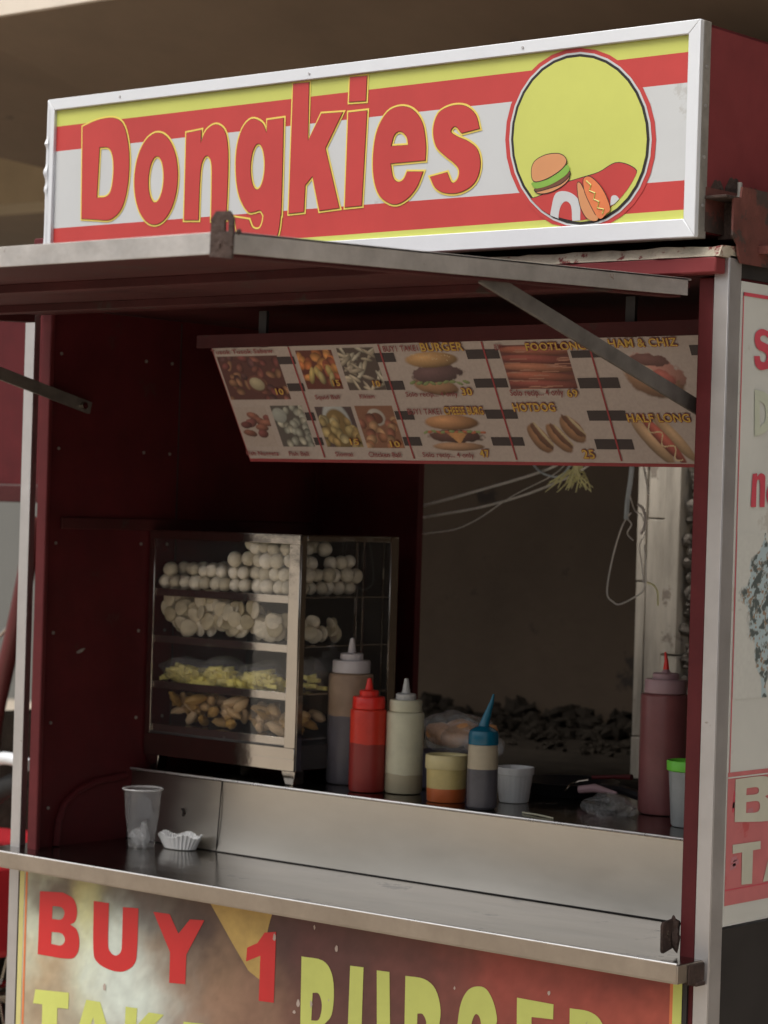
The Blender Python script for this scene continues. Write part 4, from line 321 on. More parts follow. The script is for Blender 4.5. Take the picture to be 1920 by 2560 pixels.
BLOBS=[(-1.648, 0.664, 0.1, 0.25, (0.62, 0.65, 0.5), 1), (-1.573, 0.741, 0.1, 0.05, (0.13, 0.075, 0.055), 0.9), (-1.511, 0.751, 0.03, 0.02, (0.5, 0.28, 0.1), 0.7), (-1.327, 0.729, 0.25, 0.08, (0.065, 0.04, 0.036), 1), (-1.392, 0.678, 0.035, 0.06, (0.7, 0.78, 0.7), 0.8), (-1.487, 0.671, 0.05, 0.15, (0.75, 0.72, 0.3), 0.8), (-1.594, 0.575, 0.08, 0.04, (0.5, 0.28, 0.1), 0.6), (-1.347, 0.573, 0.17, 0.14, (0.7, 0.78, 0.7), 1), (-1.619, 0.494, 0.09, 0.1, (0.3, 0.19, 0.11), 0.8), (-1.443, 0.615, 0.08, 0.06, (0.7, 0.78, 0.7), 0.8), (-1.273, 0.676, 0.08, 0.05, (0.3, 0.19, 0.11), 0.6), (-1.112, 0.635, 0.14, 0.12, (0.3, 0.19, 0.11), 0.9), (-1.078, 0.577, 0.16, 0.08, (0.34, 0.2, 0.13), 0.8), (-1.178, 0.712, 0.1, 0.07, (0.065, 0.04, 0.036), 0.9), (-0.903, 0.73, 0.14, 0.08, (0.065, 0.04, 0.036), 1), (-0.831, 0.684, 0.12, 0.2, (0.14, 0.05, 0.045), 0.9), (-0.73, 0.715, 0.1, 0.12, (0.065, 0.04, 0.036), 0.8), (-0.641, 0.711, 0.15, 0.12, (0.17, 0.06, 0.05), 0.9), (-0.561, 0.739, 0.1, 0.06, (0.065, 0.04, 0.036), 0.6), (-0.404, 0.728, 0.15, 0.12, (0.36, 0.075, 0.055), 0.9), (-0.23, 0.73, 0.2, 0.14, (0.36, 0.075, 0.055), 1), (-0.087, 0.731, 0.15, 0.2, (0.42, 0.09, 0.06), 1), (-0.135, 0.767, 0.2, 0.04, (0.22, 0.05, 0.04), 0.8)]
# ================================================================== SETTING
g = MB(); g.box(-60, 60, -60, 60, -.2, 0); tag(g.build('ground', 'ground', smooth=0), kind='structure')
# building behind the cart
bld = empty('building', (-3, 3, 0), 'brown plastered building with a cream fascia and sloping soffit behind the food cart', 'building')
MB().box(-9, 4, 1.0, 1.12, 2.880, 3.6).build('fascia', 'cream', bld)
sv = []; xs = [-9, -7.5, -5.325, -4.738, -3.222, -2.9, -1, 1, 4]
def zb(x): return 3.357 if x < -5.325 else (3.357-(x+5.325)*.4379 if x < -2.9 else 2.295)
mb = MB()
vs = [(x, 1.02, 2.876) for x in xs]+[(x, 3.0, zb(x)+.0) for x in xs]; n = len(xs)
vs += [(x, y, z+.12) for x, y, z in vs]
fs = []
for i in range(n-1):
    fs += [(i, i+1, n+i+1, n+i), (2*n+i, 3*n+i, 3*n+i+1, 2*n+i+1), (i, 2*n+i, 2*n+i+1, i+1), (n+i, n+i+1, 3*n+i+1, 3*n+i)]
mb.add(vs, fs).build('soffit', 'soffit', bld, smooth=0)
mb = MB(); poly = [(-9, 3.0, 2.725), (-2.2, 3.0, 2.70), (-2.2, 3.0, 2.295)]+[(x, 3.0, zb(x)-.002) for x in reversed(xs[:6])]
poly = [(-9, 3.003, 2.725), (-3.9, 3.003, 2.712)]+[(x, 3.003, zb(x)-.002) for x in (-3.9, -4.738, -5.325, -7.5, -9)]
mb.prism(poly, (0, .25, 0)).build('beam', 'plaster', bld, smooth=0)
MB().box(-9, 4, 3.26, 8.4, 2.76, 2.9).build('ceiling', 'soffit', bld, smooth=0)
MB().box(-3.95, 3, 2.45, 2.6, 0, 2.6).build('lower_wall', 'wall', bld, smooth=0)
tag(MB().box(-30, 3, 9.3, 9.5, 0, 6).build('wall', 'grey', smooth=0, loc=(-13, 9.4, 0)), 'plain grey rendered wall far behind, glimpsed left of the cart', 'wall')
# rough concrete column seen through the back opening
col = empty('concrete_column', (-.95, 1.5, 0), 'pale board-marked concrete column with a rough pebbled edge behind the serving window', 'column')
mb = MB()
for i, (a, b, d) in enumerate([(-1.121, -1.096, 0), (-1.094, -1.045, .004), (-1.043, -1.0, -.003)]):
    z = 0
    for h in [.62+.1*i, .41, .37+.05*i, .5, .42, .9]: mb.box(a, b, 1.4+d+random.uniform(-.002, .002), 1.7, z, min(z+h-.003, 2.60)); z += h
mb.build('shaft', 'conc', col, bevel=.002)
mb = MB(); v = 0
for k in range(300):
    z = k*.0086; mb.blob((-.973+random.uniform(-.018, .018), 1.43+random.uniform(-.02, .02), z), [random.uniform(.007, .016) for _ in range(3)], jit=.5, seed=k, seg=7, rings=5)
mb.box(-.998, -.80, 1.45, 1.7, 0, 2.60); mb.build('pebbled_edge', 'agg', col)
# concrete ledge with rubble
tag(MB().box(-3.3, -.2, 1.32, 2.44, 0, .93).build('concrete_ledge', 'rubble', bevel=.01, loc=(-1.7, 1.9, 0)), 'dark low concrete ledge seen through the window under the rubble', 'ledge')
mb = MB()
for k in range(420):
    x = random.uniform(-2.8, -.9); y = random.uniform(1.75, 2.42); r = random.uniform(.005, .03)*(.3+1.1*(y-1.6))
    mb.blob((x, y, .93+r*.3+max(0, y-2.1)*.12), (r*random.uniform(.7, 1.7), r*random.uniform(.7, 1.2), r*random.uniform(.5, 1.0)), Matrix.Rotation(random.uniform(-.8, .8), 3, 'Y'), jit=1.1, seed=k, seg=6, rings=4)
mb.box(-2.8, -.9, 2.2, 2.44, .9302, .945)
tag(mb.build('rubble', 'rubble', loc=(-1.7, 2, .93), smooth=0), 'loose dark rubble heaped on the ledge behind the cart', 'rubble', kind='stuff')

# ================================================================== CART
cart = empty('food_cart', (-.87, .45, 0), 'red enamelled steel food cart with stainless counters and its hinged awning propped open', 'food cart')
W = -1.735; DY = .92; ZC = .818; ZU = .969
def part(mb, name, mt, bevel=0, p=None, **k): return mb.build(name, mt, p or cart, bevel=bevel, **k)
# posts
for x0, x1, ax0, ax1, s in ((-.061, -.030, -.028, 0, 1), (-1.689, -1.660, W, W+.029, -1)):
    po = part(MB().box(x0, x1, 0.002, .014 if s < 0 else .05, .22, 1.955), 'post', 'red', .003)
    tr_ = MB()
    tr_.box(ax0, ax1, -.003, 0.0, .22, 1.99 if s > 0 else 2.0)
    if s > 0: tr_.box(-.003, 0, .0, .037, .22, 1.99)
    else: tr_.box(W, W+.003, .0, .037, .22, 2.0)
    part(tr_, 'corner_trim', ['alu'], .0008, po)
    if s > 0:
        sc = MB()
        for z in (1.72, 1.40, 1.12, 1.05, .88, .70): sc.lathe([(.0035, 0), (.003, .002), (0.0005, .0025)], (0, 0, 0), 10)
for x in (-.06, -1.70): part(MB().box(x-.02, x+.02, DY-.05, DY-.01, .22, 1.955), 'rear_post', 'red', .003)
# header beam with peeled top
hd = part(MB().box(-1.70, -.006, -.034, -.003, 1.958, 1.985), 'header_beam', 'lighter_red', .003)
mb = MB(); xs = [-1.70+i*.02 for i in range(86)]
top = [(x, 2.0+.010+.003*fbm(x, 0, 9)) for x in xs]; 
v = []; 
for i, x in enumerate(xs):
    zt = 2.004+.003*fbm(x, 0, 14); zl = 1.9855; yo = -.031+.004*fbm(x, 3, 22)
    v += [(x, yo-.004, zl), (x, yo+.006, zt), (x, .032, zt+.002), (x, .032, zl)]
f = []
for i in range(len(xs)-1):
    for k in range(4): f.append((i*4+k, i*4+4+k, i*4+4+(k+1)%4, i*4+(k+1)%4))
f += [(0,1,2,3), tuple(len(v)-4+k for k in (3,2,1,0))]
part(mb.add(v, f), 'peeling_sill', 'peel', 0, hd, smooth=0)
# side walls, back, ceiling, floor
part(MB().box(-1.70, -1.68, .016, DY-.05, .25, 1.955), 'side_wall', 'maroon')
rw = part(MB().box(-.026, -.006, .038, DY-.05, .874, 1.955), 'side_wall', 'maroon')
part(MB().box(-.026, -.010, .038, DY-.05, .25, .862), 'lower_side_panel', 'dark')
mb = MB().box(-1.68, -1.382, DY-.03, DY-.01, ZU, 1.955); mb.box(-1.38, -.08, DY-.03, DY-.01, 1.72, 1.955); mb.box(-1.68, -.08, DY-.03, DY-.01, .25, ZU-.004)
part(mb, 'back_wall', 'maroon')
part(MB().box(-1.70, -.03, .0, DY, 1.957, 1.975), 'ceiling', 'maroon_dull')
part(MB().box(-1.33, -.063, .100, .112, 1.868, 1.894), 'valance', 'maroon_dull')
part(MB().box(-1.657, -.063, .004, .02, .25, .79), 'front_panel', 'dark')
part(MB().box(-1.70, -.03, .02, DY-.02, .22, .25), 'floor_tray', 'dark')
# low side rail of the left wall and curved red brace in the corner
part(MB().box(-1.679, -1.672, .06, .86, 1.490, 1.515), 'wall_rail', 'maroon_dull', .002)
br = MB().tube([(-1.673, .07, .82), (-1.673, .075, .87), (-1.673, .09, .905), (-1.673, .125, .932), (-1.673, .18, .948), (-1.673, .27, .956)], .008)
part(br, 'wall_brace', 'maroon')
chip = MB(); chip.add([(-1.6785, .13+.012*math.cos(a)*(1+.2*math.sin(3*a)), 1.23+.004*math.sin(a)+.004*math.cos(a)) for a in [2*PI*k/12 for k in range(12)]], [tuple(range(12))]); part(chip, 'paint_chip', 'alu_dirty', smooth=0)
mb = MB(); mb.box(-1.6795, -1.6775, .405, .407, .97, 1.95)
part(mb, 'panel_seam', 'dark')
mb = MB()
for y in (.05, .30, .38):
    for z in (.90, 1.08, 1.27, 1.46, 1.66, 1.86): mb.tube([(-1.680, y, z), (-1.6775, y, z)], .0035, n=8)
part(mb, 'screw_heads', 'alu_dirty')
# counters
mb = MB()
mb.box(-1.752, -.013, -.0755, .296, ZC-.003, ZC); 
part(mb, 'lower_counter', 'steel_top', 0)
mb = MB()
mb.box(-1.752, -.013, -.0785, -.0757, .789, ZC+.0006); mb.box(-.0128, -.010, -.0785, .0, .789, ZC-.001); mb.box(-1.752, -.013, -.0757, -.004, .786, .7888)
lp = part(mb, 'counter_lip', 'steel_lip', .0006)
mb = MB()
mb.tube([(-1.752, -.0765, ZC+.0012), (-.013, -.0765, ZC+.0012)], .0022); part(mb, 'rolled_edge', 'bright', p=lp)
# backsplash slightly bellied sheet
mb = MB(); nx, nz = 60, 16; v = []
for i in range(nx+1):
    for j in range(nz+1):
        x = -1.679+(1.617)*i/nx; t = j/nz
        v.append((x, .2935-.0125*(1-t)**2+.0007*math.sin(x*9+t*3), ZC+.001+(ZU-ZC-.001)*t))
f = [(i*(nz+1)+j, (i+1)*(nz+1)+j, (i+1)*(nz+1)+j+1, i*(nz+1)+j+1) for i in range(nx) for j in range(nz)]
bs = part(mb.add(v, f), 'backsplash', 'steel')
s = MB().prism([(-1.4062, .2795, ZC+.003), (-1.4055, .2795, ZC+.003), (-1.4055, .2912, ZU-.003), (-1.4062, .2912, ZU-.003)], (0, .003, 0)); MB().box(-1.4062, -1.4055, .2885, .2905, ZC+.002, ZU-.004); s.lathe([(.006, 0), (.006, .002)], (0,0,0), 8) if False else None
part(s, 'seam', 'dark', p=bs)
mb = MB(); mb.prism([(-1.520, .2865, .898), (-1.512, .2865, .899), (-1.509, .2865, .890), (-1.513, .2865, .881), (-1.516, .2865, .882), (-1.515, .2865, .892)], (0, .0012, 0)); part(mb, 'hole', 'black', p=bs)
part(MB().tube([(-1.679, .2800, ZC+.0012), (-.062, .2800, ZC+.0012)], .0013), 'joint_line', 'black', p=bs)
mb = MB(); mb.box(-1.679, -.062, .290, DY-.03, ZU-.0035, ZU); uc = part(mb, 'upper_counter', 'steel_dark' if 'steel_dark' in M else 'steel_top')
part(MB().tube([(-1.679, .2895, ZU+.0005), (-.062, .2895, ZU+.0005)], .0026), 'rolled_edge', 'bright', p=uc)
# awning
AH = (-.030, 1.938); AO = (-1.145, 1.900)
def az(y): return AH[1]+(AO[1]-AH[1])*(y-AH[0])/(AO[0]-AH[0])
aw = MB(); xl, xr = -1.69, -.058
aw.prism([(xl, AH[0], az(AH[0])-.004), (xr, AH[0], az(AH[0])-.004), (xr, AO[0], AO[1]-.004), (xl, AO[0], AO[1]-.004)], (0, 0, .008))
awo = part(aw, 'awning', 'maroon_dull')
mb = MB()
for y in (-.30, -.72): mb.prism([(xl+.03, y-.016, az(y)-.019), (xr-.03, y-.016, az(y)-.019), (xr-.03, y+.016, az(y)-.019), (xl+.03, y+.016, az(y)-.019)], (0, 0, .0145))
for x in (xl+.012, xr-.03): mb.prism([(x, AH[0]-.02, az(AH[0])-.0205), (x+.026, AH[0]-.02, az(AH[0])-.0205), (x+.026, AO[0]+.02, az(AO[0])-.0205), (x, AO[0]+.02, az(AO[0])-.0205)], (0, 0, .016))
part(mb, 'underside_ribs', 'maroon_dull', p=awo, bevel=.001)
mb = MB()
mb.prism([(xr, AH[0]-.01, az(AH[0])-.017), (xr+.003, AH[0]-.01, az(AH[0])-.017), (xr+.003, AO[0], az(AO[0])-.017), (xr, AO[0], az(AO[0])-.017)], (0, 0, .029))
mb.box(xl, xr+.003, AO[0]-.003, AO[0], az(AO[0])-.018, az(AO[0])+.011)
mb.prism([(xl-.003, AH[0], az(AH[0])-.017), (xl, AH[0], az(AH[0])-.017), (xl, AO[0], az(AO[0])-.017), (xl-.003, AO[0], az(AO[0])-.017)], (0, 0, .029))
mb.prism([(xr-.02, AH[0], az(AH[0])+.0085), (xr+.003, AH[0], az(AH[0])+.0085), (xr+.003, AO[0], az(AO[0])+.0085), (xr-.02, AO[0], az(AO[0])+.0085)], (0, 0, .0034))
part(mb, 'edge_band', 'band', .0006, awo)
# latch tab at the outer corner: rusty plate with a square hole
def holed(outer, hole, place, th, mb):
    vf = tri([outer, hole]); a = [place(u, v, 0) for u, v in vf[0]]; b = [place(u, v, th) for u, v in vf[0]]
    mb.add(a, vf[1]); mb.add(b, vf[1])
    for lp_ in (outer, hole):
        n = len(lp_); vv = [place(u, v, 0) for u, v in lp_]+[place(u, v, th) for u, v in lp_]
        mb.add(vv, [(i, (i+1)%n, n+(i+1)%n, n+i) for i in range(n)])
tb = MB()
holed([(-.022,-.026), (.018,-.030), (.020,.022), (.012,.033), (-.012,.034), (-.021,.024)], [(.004,.006), (.011,.006), (.011,.021), (.004,.021)], lambda u, v, t: (xr+.001+u, AO[0]-.0035-t, AO[1]+.004+v), .004, tb)
for k in range(12): tb.blob((xr+random.uniform(-.02, .03), AO[0]-.003+random.uniform(-.004, .004), AO[1]+random.uniform(-.012, .012)), [random.uniform(.003, .007)]*3, jit=.6, seed=k, seg=6, rings=4)
part(tb, 'latch_tab', 'rust', p=awo)
# struts
def bar(p, q, w, t, mb):
    p, q = Vector(p), Vector(q); d = (q-p).normalized(); sx = Vector((1,0,0)); n = d.cross(sx).normalized()
    vs = []
    for c in (p, q):
        for a, b in ((-1,-1), (1,-1), (1,1), (-1,1)): vs.append(c+sx*a*t/2+n*b*w/2)
    mb.add(vs, [(0,1,2,3), (7,6,5,4), (0,4,5,1), (1,5,6,2), (2,6,7,3), (3,7,4,0)])
for x, x2 in ((-.078, -.088), (-1.662, -1.655)):
    mb = MB(); bar((x, -.57, az(-.57)-.012), (x2, .115, 1.722 if x > -1 else 1.748), .026, .006, mb)
    st = part(mb, 'strut', 'strut', .001)
    mb = MB(); mb.tube([(x2-.012, .09, 1.735 if x > -1 else 1.752), (x2+.012, .09, 1.735 if x > -1 else 1.752)], .008, n=6); mb.tube([(x-.012, -.55, az(-.55)-.014), (x+.012, -.55, az(-.55)-.014)], .007, n=6)
    part(mb, 'bolt', 'chrome', p=st)
# latch receiver at the foot of the right post
tb = MB(); holed([(-.033,.828), (-.030,.824), (.016,.834), (.018,.873), (.004,.879), (-.030,.876), (-.034,.870)], [(-.022,.853), (-.014,.846), (-.018,.862)], lambda u, v, t: (-.076+t, u, v), .005, tb)
tb.blob((-.072, 0, .862), (.010, .006, .02), jit=.6, seed=3); tb.blob((-.066, -.003, .845), (.008, .006, .02), jit=.6, seed=5)
part(tb, 'latch_receiver', 'rust')
# end bracket under the counter lip
tb = MB(); tb.box(-.0095, -.0065, -.05, -.004, .783, .815); tb.box(-.030, -.004, -.03, -.004, .778, .785); part(tb, 'lip_bracket', 'rust', .001)
# roof tray and rusted side sheet
rf = part(MB().box(-1.74, .03, .075, .98, 1.999, 2.012), 'roof', 'rust_red')
mb = MB()
pts = [(0,-.006,2.084), (0,-.006,2.022), (0,.010,2.008), (0,.014,1.990), (0,.022,1.978), (0,.98,1.978), (0,.98,2.105), (0,.020,2.105), (0,.016,2.086)]
mb.prism([(.004, y, z) for _, y, z in pts], (.004, 0, 0)); part(mb, 'rusted_side_sheet', 'rust_red', p=rf, smooth=0)
mb = MB(); mb.box(-.045, .0075, -.03, .075, 2.082, 2.087); mb.box(-.045, .003, .030, .0745, 2.02, 2.0815); part(mb, 'sign_bracket', 'rust', .001, rf)
part(MB().lathe([(.006,0), (.006,.004), (.0042,.005), (.0042,.026), (.003,.027)], (-.004, .030, 2.0872), 8), 'bolt', 'alu_dirty', p=rf)
part(MB().box(-1.72, -1.62, .0, .06, 2.0, 2.10), 'roof_stub', 'red', .003, rf)
part(MB().box(-.05, -.006, .0375, .9, 1.956, 1.9985), 'roof_rail', 'dark', p=rf)
# castors
for x in (-1.6, -.14):
    for y in (.1, .8):
        cw = part(MB().box(x-.03, x+.03, y-.03, y+.03, .13, .219), 'castor', 'rust', .004)
        mb = MB(); mb.tube([(x-.018, y, .08), (x+.018, y, .08)], .08, n=20); part(mb, 'wheel', 'tyre', p=cw, bevel=.004)
# ================================================================== SIGN BOX
sign = empty('light_box_sign', (-.83, .1, 2.014), 'long white framed light box sign with big red lettering on the cart roof', 'sign')
SX0, SX1, SZ0, SZ1, SYF = -1.625, -.034, 2.016, 2.376, -.050
def part2(mb, name, mt, bevel=0, p=None, **k): return mb.build(name, mt, p or sign, bevel=bevel, **k)
part2(MB().box(SX0+.006, SX1-.004, -.030, .40, SZ0+.01, SZ1-.003), 'casing', 'maroon')
part2(MB().box(SX1-.0038, SX1-.0015, -.030, .38, SZ0+.085, SZ1-.008), 'side_sheet', 'lighter_red')
part2(MB().box(SX1-.0036, SX1+.0005, -.028, .38, SZ0+.012, SZ0+.086), 'side_skirt', 'rust_red')
fw = .023
sk = MB()
for y0, z0_, w_, h_ in ((.010, 2.092, .020, .026), (.060, 2.092, .026, .036), (.122, 2.09, .026, .028), (.19, 2.088, .026, .030)):
    sk.add([(SX1-.0012, y0+w_*math.cos(a)*(1+.15*math.sin(3*a)), z0_+h_*max(-.3, math.sin(a))*(1+.1*math.sin(7*a))) for a in [2*PI*k/24 for k in range(24)]], [tuple(range(24))])
part2(sk, 'soot_marks', 'rust', smooth=0)
mb = MB()
for (a, b) in [((SX0, SZ1), (SX1, SZ1))]: pass
def mitre(mb, p, q, ip, iq, y0, y1): mb.prism([(p[0], y0, p[1]), (q[0], y0, q[1]), (iq[0], y0, iq[1]), (ip[0], y0, ip[1])], (0, y1-y0, 0))
o4 = [(SX0, SZ0), (SX1, SZ0), (SX1, SZ1), (SX0, SZ1)]; i4 = [(SX0+fw*.9, SZ0+fw+.008), (SX1-fw, SZ0+fw+.008), (SX1-fw, SZ1-fw), (SX0+fw*.9, SZ1-fw)]
for k in range(4): mitre(mb, o4[k], o4[(k+1)%4], i4[k], i4[(k+1)%4], SYF-.008, SYF+.004)
fr = part2(mb, 'frame', 'alu_white', .0015)
mb = MB(); mb.box(SX1-.004, SX1, SYF+.0045, SYF+.026, SZ0, SZ1); mb.box(SX0, SX0+.004, SYF+.0045, SYF+.026, SZ0, SZ1); mb.box(SX0+.005, SX1-.005, SYF+.0045, SYF+.026, SZ1-.004, SZ1); mb.box(SX0+.005, SX1-.005, SYF+.0045, SYF+.026, SZ0, SZ0+.004)
part2(mb, 'frame_return', 'alu_dirty', .0008, fr)
mb = MB()
for z in (2.30, 2.235, 2.15, 2.07): mb.tube([(SX1, SYF+.014, z), (SX1+.0015, SYF+.014, z)], .003, n=8)
for x in (-1.41, -.9, -.4): mb.tube([(x, SYF-.008, SZ1-.012), (x, SYF-.0095, SZ1-.012)], .0025, n=8)
part2(mb, 'rivets', 'alu', p=fr)
# bent loose strip hanging down the left edge
mb = MB(); v = []; zz = [SZ1-.02-.006*i for i in range(54)]
for z in zz:
    k = math.exp(-((z-2.285)/.006)**2)+1.2*math.exp(-((z-2.225)/.010)**2)+.8*math.exp(-((z-2.19)/.006)**2)+.5*math.exp(-((z-2.06)/.02)**2)
    v += [(SX0+.001, SYF-.0086-.006*k, z), (SX0+.008, SYF-.0088-.003*k, z)]
mb.add(v, [(2*i, 2*i+1, 2*i+3, 2*i+2) for i in range(len(zz)-1)]); part2(mb, 'bent_strip', 'alu_white', p=fr)
# printed face: stripes, then lettering and emblem
def fy(l): return lambda u, v: (u, SYF-.0002-l*.0007, v)
X0, X1 = i4[0][0]-.002, i4[1][0]+.002; Z0, Z1 = i4[0][1]-.002, i4[2][1]+.002
ln = [l for l in D['lines']]
def zl(i, x): (a, b) = ln[i]; return a[1]+(b[1]-a[1])*(x-a[0])/(b[0]-a[0])
zs = [(Z1, Z1)]+[(zl(i, X0), zl(i, X1)) for i in (1, 2, 3, 4)]+[(Z0, Z0)]
mb = MB()
for k, mi in enumerate((0, 1, 2, 1, 0)):
    a, b = zs[k], zs[k+1]; mb.add([(X0, SYF, a[0]), (X1, SYF, a[1]), (X1, SYF, b[1]), (X0, SYF, b[0])], [(0,1,2,3)], mi)
part2(mb, 'face_panel', ['yel', 'pred', 'wht'], smooth=0)
mb = MB()
for nm in ('D','o','n','gtail','g','k','idot','i','e','s'):
    L = [dens(l, 4) for l in D[nm]]
    for gr, lay, mi in ((.0043, 1, 0), (.0009, 2, 1), (0, 3, 2)):
        LL = [grow(l, gr, j > 0) for j, l in enumerate(L)] if gr else L
        LL = [[(x, min(z, Z1-.002)) for x, z in l] for l in LL]
        mb.flat(tri(LL), fy(lay+(.35 if nm == 'gtail' else 0)), mi)
part2(mb, 'lettering', ['oyel', 'pat', 'pred'], smooth=0)
mb = MB()
for k, (nm, mi) in enumerate((('ring', 0), ('ring2', 1), ('ring3', 2), ('ring4', 3))):
    mb.flat(tri([[(x, max(Z0+.001, min(z, Z1-.001))) for x, z in D[nm][0]]]), fy(1+k*.8), mi)
cxr = sum(p[0] for p in D['ring4'][0])/32; czr = sum(p[1] for p in D['ring4'][0])/32
rx_ = max(p[0] for p in D['ring4'][0])-cxr; rz_ = max(p[1] for p in D['ring4'][0])-czr
def inc(l):
    o = []
    for x, z in l:
        q = math.hypot((x-cxr)/rx_, (z-czr)/rz_)
        if q > .985: x = cxr+(x-cxr)/q*.985; z = czr+(z-czr)/q*.985
        o.append((x, z))
    return o
lay = 3.8
for nm, mi in (('mound', 0), ('Dbig', 1), ('Osm', 1), ('bunB', 4), ('patty', 6), ('lett', 5), ('bunT', 4), ('hbunL', 4), ('sausage', 7)):
    l = dens(D[nm][0], 4)
    if nm in ('mound', 'Dbig', 'Osm'): l = inc(l)
    if nm not in ('Dbig', 'Osm', 'lett'): mb.flat(tri([inc(grow(l, .0014))]), fy(lay), 2); 
    lay += .25; mb.flat(tri([l]), fy(lay), mi); lay += .25
must = [(p[0], SYF-.0002-lay*.0007, p[1]) for p in D['must'][0]]; mb.tube(must, .0014, 3, n=5)
part2(mb, 'emblem', ['pred', 'wht', 'black', 'yel', 'bun', 'green', 'pat', 'orange'], smooth=0)

# ================================================================== FRONT POSTER
fb = empty('front_banner', (-.87, -.004, .5), 'faded printed banner under the counter with BUY 1 in red and lime lettering', 'banner')
def pcol(x, z):
    c = (.17, .08, .06)
    if x < -1.35: c = lerp(c, (.45, .44, .33), (-1.35-x)*4)
    n1 = .04*fbm(x, z, 9); n2 = .04*fbm(x, z, 9, z=5)
    for bx, bz, rx, rz, col, s in BLOBS:
        q = ((x+n1-bx)/rx)**2+((z+n2-bz)/rz)**2
        if q < 6: c = lerp(c, col, s*math.exp(-q*1.1))
    k = 1+.14*fbm(x, z, 40, 3); return tuple(max(0, min(1, a*k)) for a in c)
PY = -.0035
pl = lambda l: (lambda u, v: (u, PY-l*.0006, v))
printed_sheet('printed_sheet', 'vinyl', -1.700, -.052, .26, .787, 230, 74, pl(0), pcol, fb)
MB().box(-1.703, -.040, -.0030, .0035, .255, .789).build('backing_board', 'dark', fb)
mb = MB()
wv = dens(D['wedge'][0], 4); mb.flat(tri([[(x, min(z, .786)) for x, z in wv]]), pl(.6), 2)
part_ = mb.build('flag_motif', ['bl', 'by', mat('poster_orange_wedge', (.50,.33,.10), .45, var=.2, scale=14)], fb, smooth=0)
mb = MB()
for nm in ('P_B', 'P_U', 'P_Y', 'P_1'): mb.flat(tri([dens(l, 4) for l in D[nm]]), pl(1.4), 0)
for nm in ('P_T', 'P_A', 'P_K', 'P_E', 'B_B', 'B_U', 'B_R', 'B_G', 'B_E', 'B_R2'): mb.flat(tri([dens(l, 4) for l in D[nm]]), pl(1.4), 1)
mb.build('lettering', ['bl', 'by'], fb, smooth=0)
mb = MB()
mb.add([pl(1)(*p) for p in ((-1.700, .26), (-1.686, .26), (-1.686, .7875), (-1.700, .7875))], [(0,1,2,3)], 1)
mb.add([pl(1)(*p) for p in ((-1.682, .26), (-1.676, .26), (-1.676, .7875), (-1.682, .7875))], [(0,1,2,3)], 0)
mb.add([pl(1)(*p) for p in ((-.073, .26), (-.067, .26), (-.067, .7875), (-.073, .7875))], [(0,1,2,3)], 0)
mb.add([pl(1)(*p) for p in ((-.067, .26), (-.049, .26), (-.049, .7875), (-.067, .7875))], [(0,1,2,3)], 2)
mb.build('border_lines', ['orange', mat('border_cream_yellow', (.62,.56,.22), .45), 'by'], fb, smooth=0)
mb = MB()
for k in range(16):
    x = random.uniform(-1.6, -.1); z = random.uniform(.5, .775); r = random.uniform(.0015, .006)
    mb.flat(([(x+r*random.uniform(.4, 1)*math.cos(a), z+r*random.uniform(.5, 1.9)*math.sin(a)) for a in [i*.9 for i in range(7)]], [tuple(range(7))]), pl(2), 0)
mb.build('paint_chips', mat('chipped_pale', (.50,.40,.34), .6), fb, smooth=0)

# ================================================================== SIDE BANNER
sb = empty('side_banner', (0, .25, 1.4), 'sun faded white and pink banner on the right side of the cart', 'banner')
sx = lambda l: (lambda u, v: (.0010+l*.0006, u, v))
def quad(mb, a, b, c, d, l, mi): mb.add([sx(l)(*p) for p in (a, b, c, d)], [(0,1,2,3)], mi)
YR = .82
MB().box(-.0055, .0008, .0375, YR+.01, .872, 1.950).build('board', 'sw', sb)
mb = MB(); quad(mb, (.038, .884), (YR, .884), (YR, 1.944), (.038, 1.944), 0, 0)
quad(mb, (.0385, .905), (YR, .905), (YR, 1.128), (.0385, 1.128), 1, 1)
quad(mb, (.0385, 1.118), (YR, 1.118), (YR, 1.1205), (.0385, 1.1205), 2, 0)
quad(mb, (.0385, .930), (YR, .930), (YR, .932), (.0385, .932), 2, 2)
quad(mb, (.041, 1.926), (YR-.02, 1.926), (YR-.02, 1.932), (.041, 1.932), 2, 2)
quad(mb, (.041, 1.128), (.0435, 1.128), (.0435, 1.932), (.041, 1.932), 2, 2)
for k in range(7): 
    y = random.uniform(.05, .12); z = random.uniform(.93, 1.10); quad(mb, (y, z), (y+.02, z+.004), (y+.018, z+.012), (y+.002, z+.01), 2, 3)
quad(mb, (.054, 1.06), (.060, 1.062), (.063, 1.095), (.058, 1.096), 2, 2)
mb.build('printed_face', ['sw', 'sp', 'sr', mat('pink_scuff', (.50,.20,.22), .5)], sb, smooth=0)
mb = MB()
for nm, mi in (('S_S', 0), ('S_n', 0), ('S_a', 0), ('S_B', 1), ('S_T', 1), ('S_A', 1), ('S_I', 2)): mb.flat(tri([dens(l, 4) for l in D[nm]]), sx(3), mi)
mb.build('lettering', ['sr', 'sg', 'sl'], sb, smooth=0)
cv = Canvas(.046, .21, 1.25, 1.53, 120, 200, (.60, .60, .55), 9); cv.N = cv.noise(.03, 5); n2 = cv.noise(.010, 4); n3 = cv.noise(.006, 3)
hw = np.interp(cv.V, [1.27, 1.31, 1.36, 1.42, 1.47, 1.50, 1.52], [.008, .028, .058, .066, .050, .020, .002])
q = np.abs(cv.U-(.137+.10*(1.33-np.clip(cv.V, 1.2, 1.36))))/np.maximum(hw, .001)+.55*cv.N
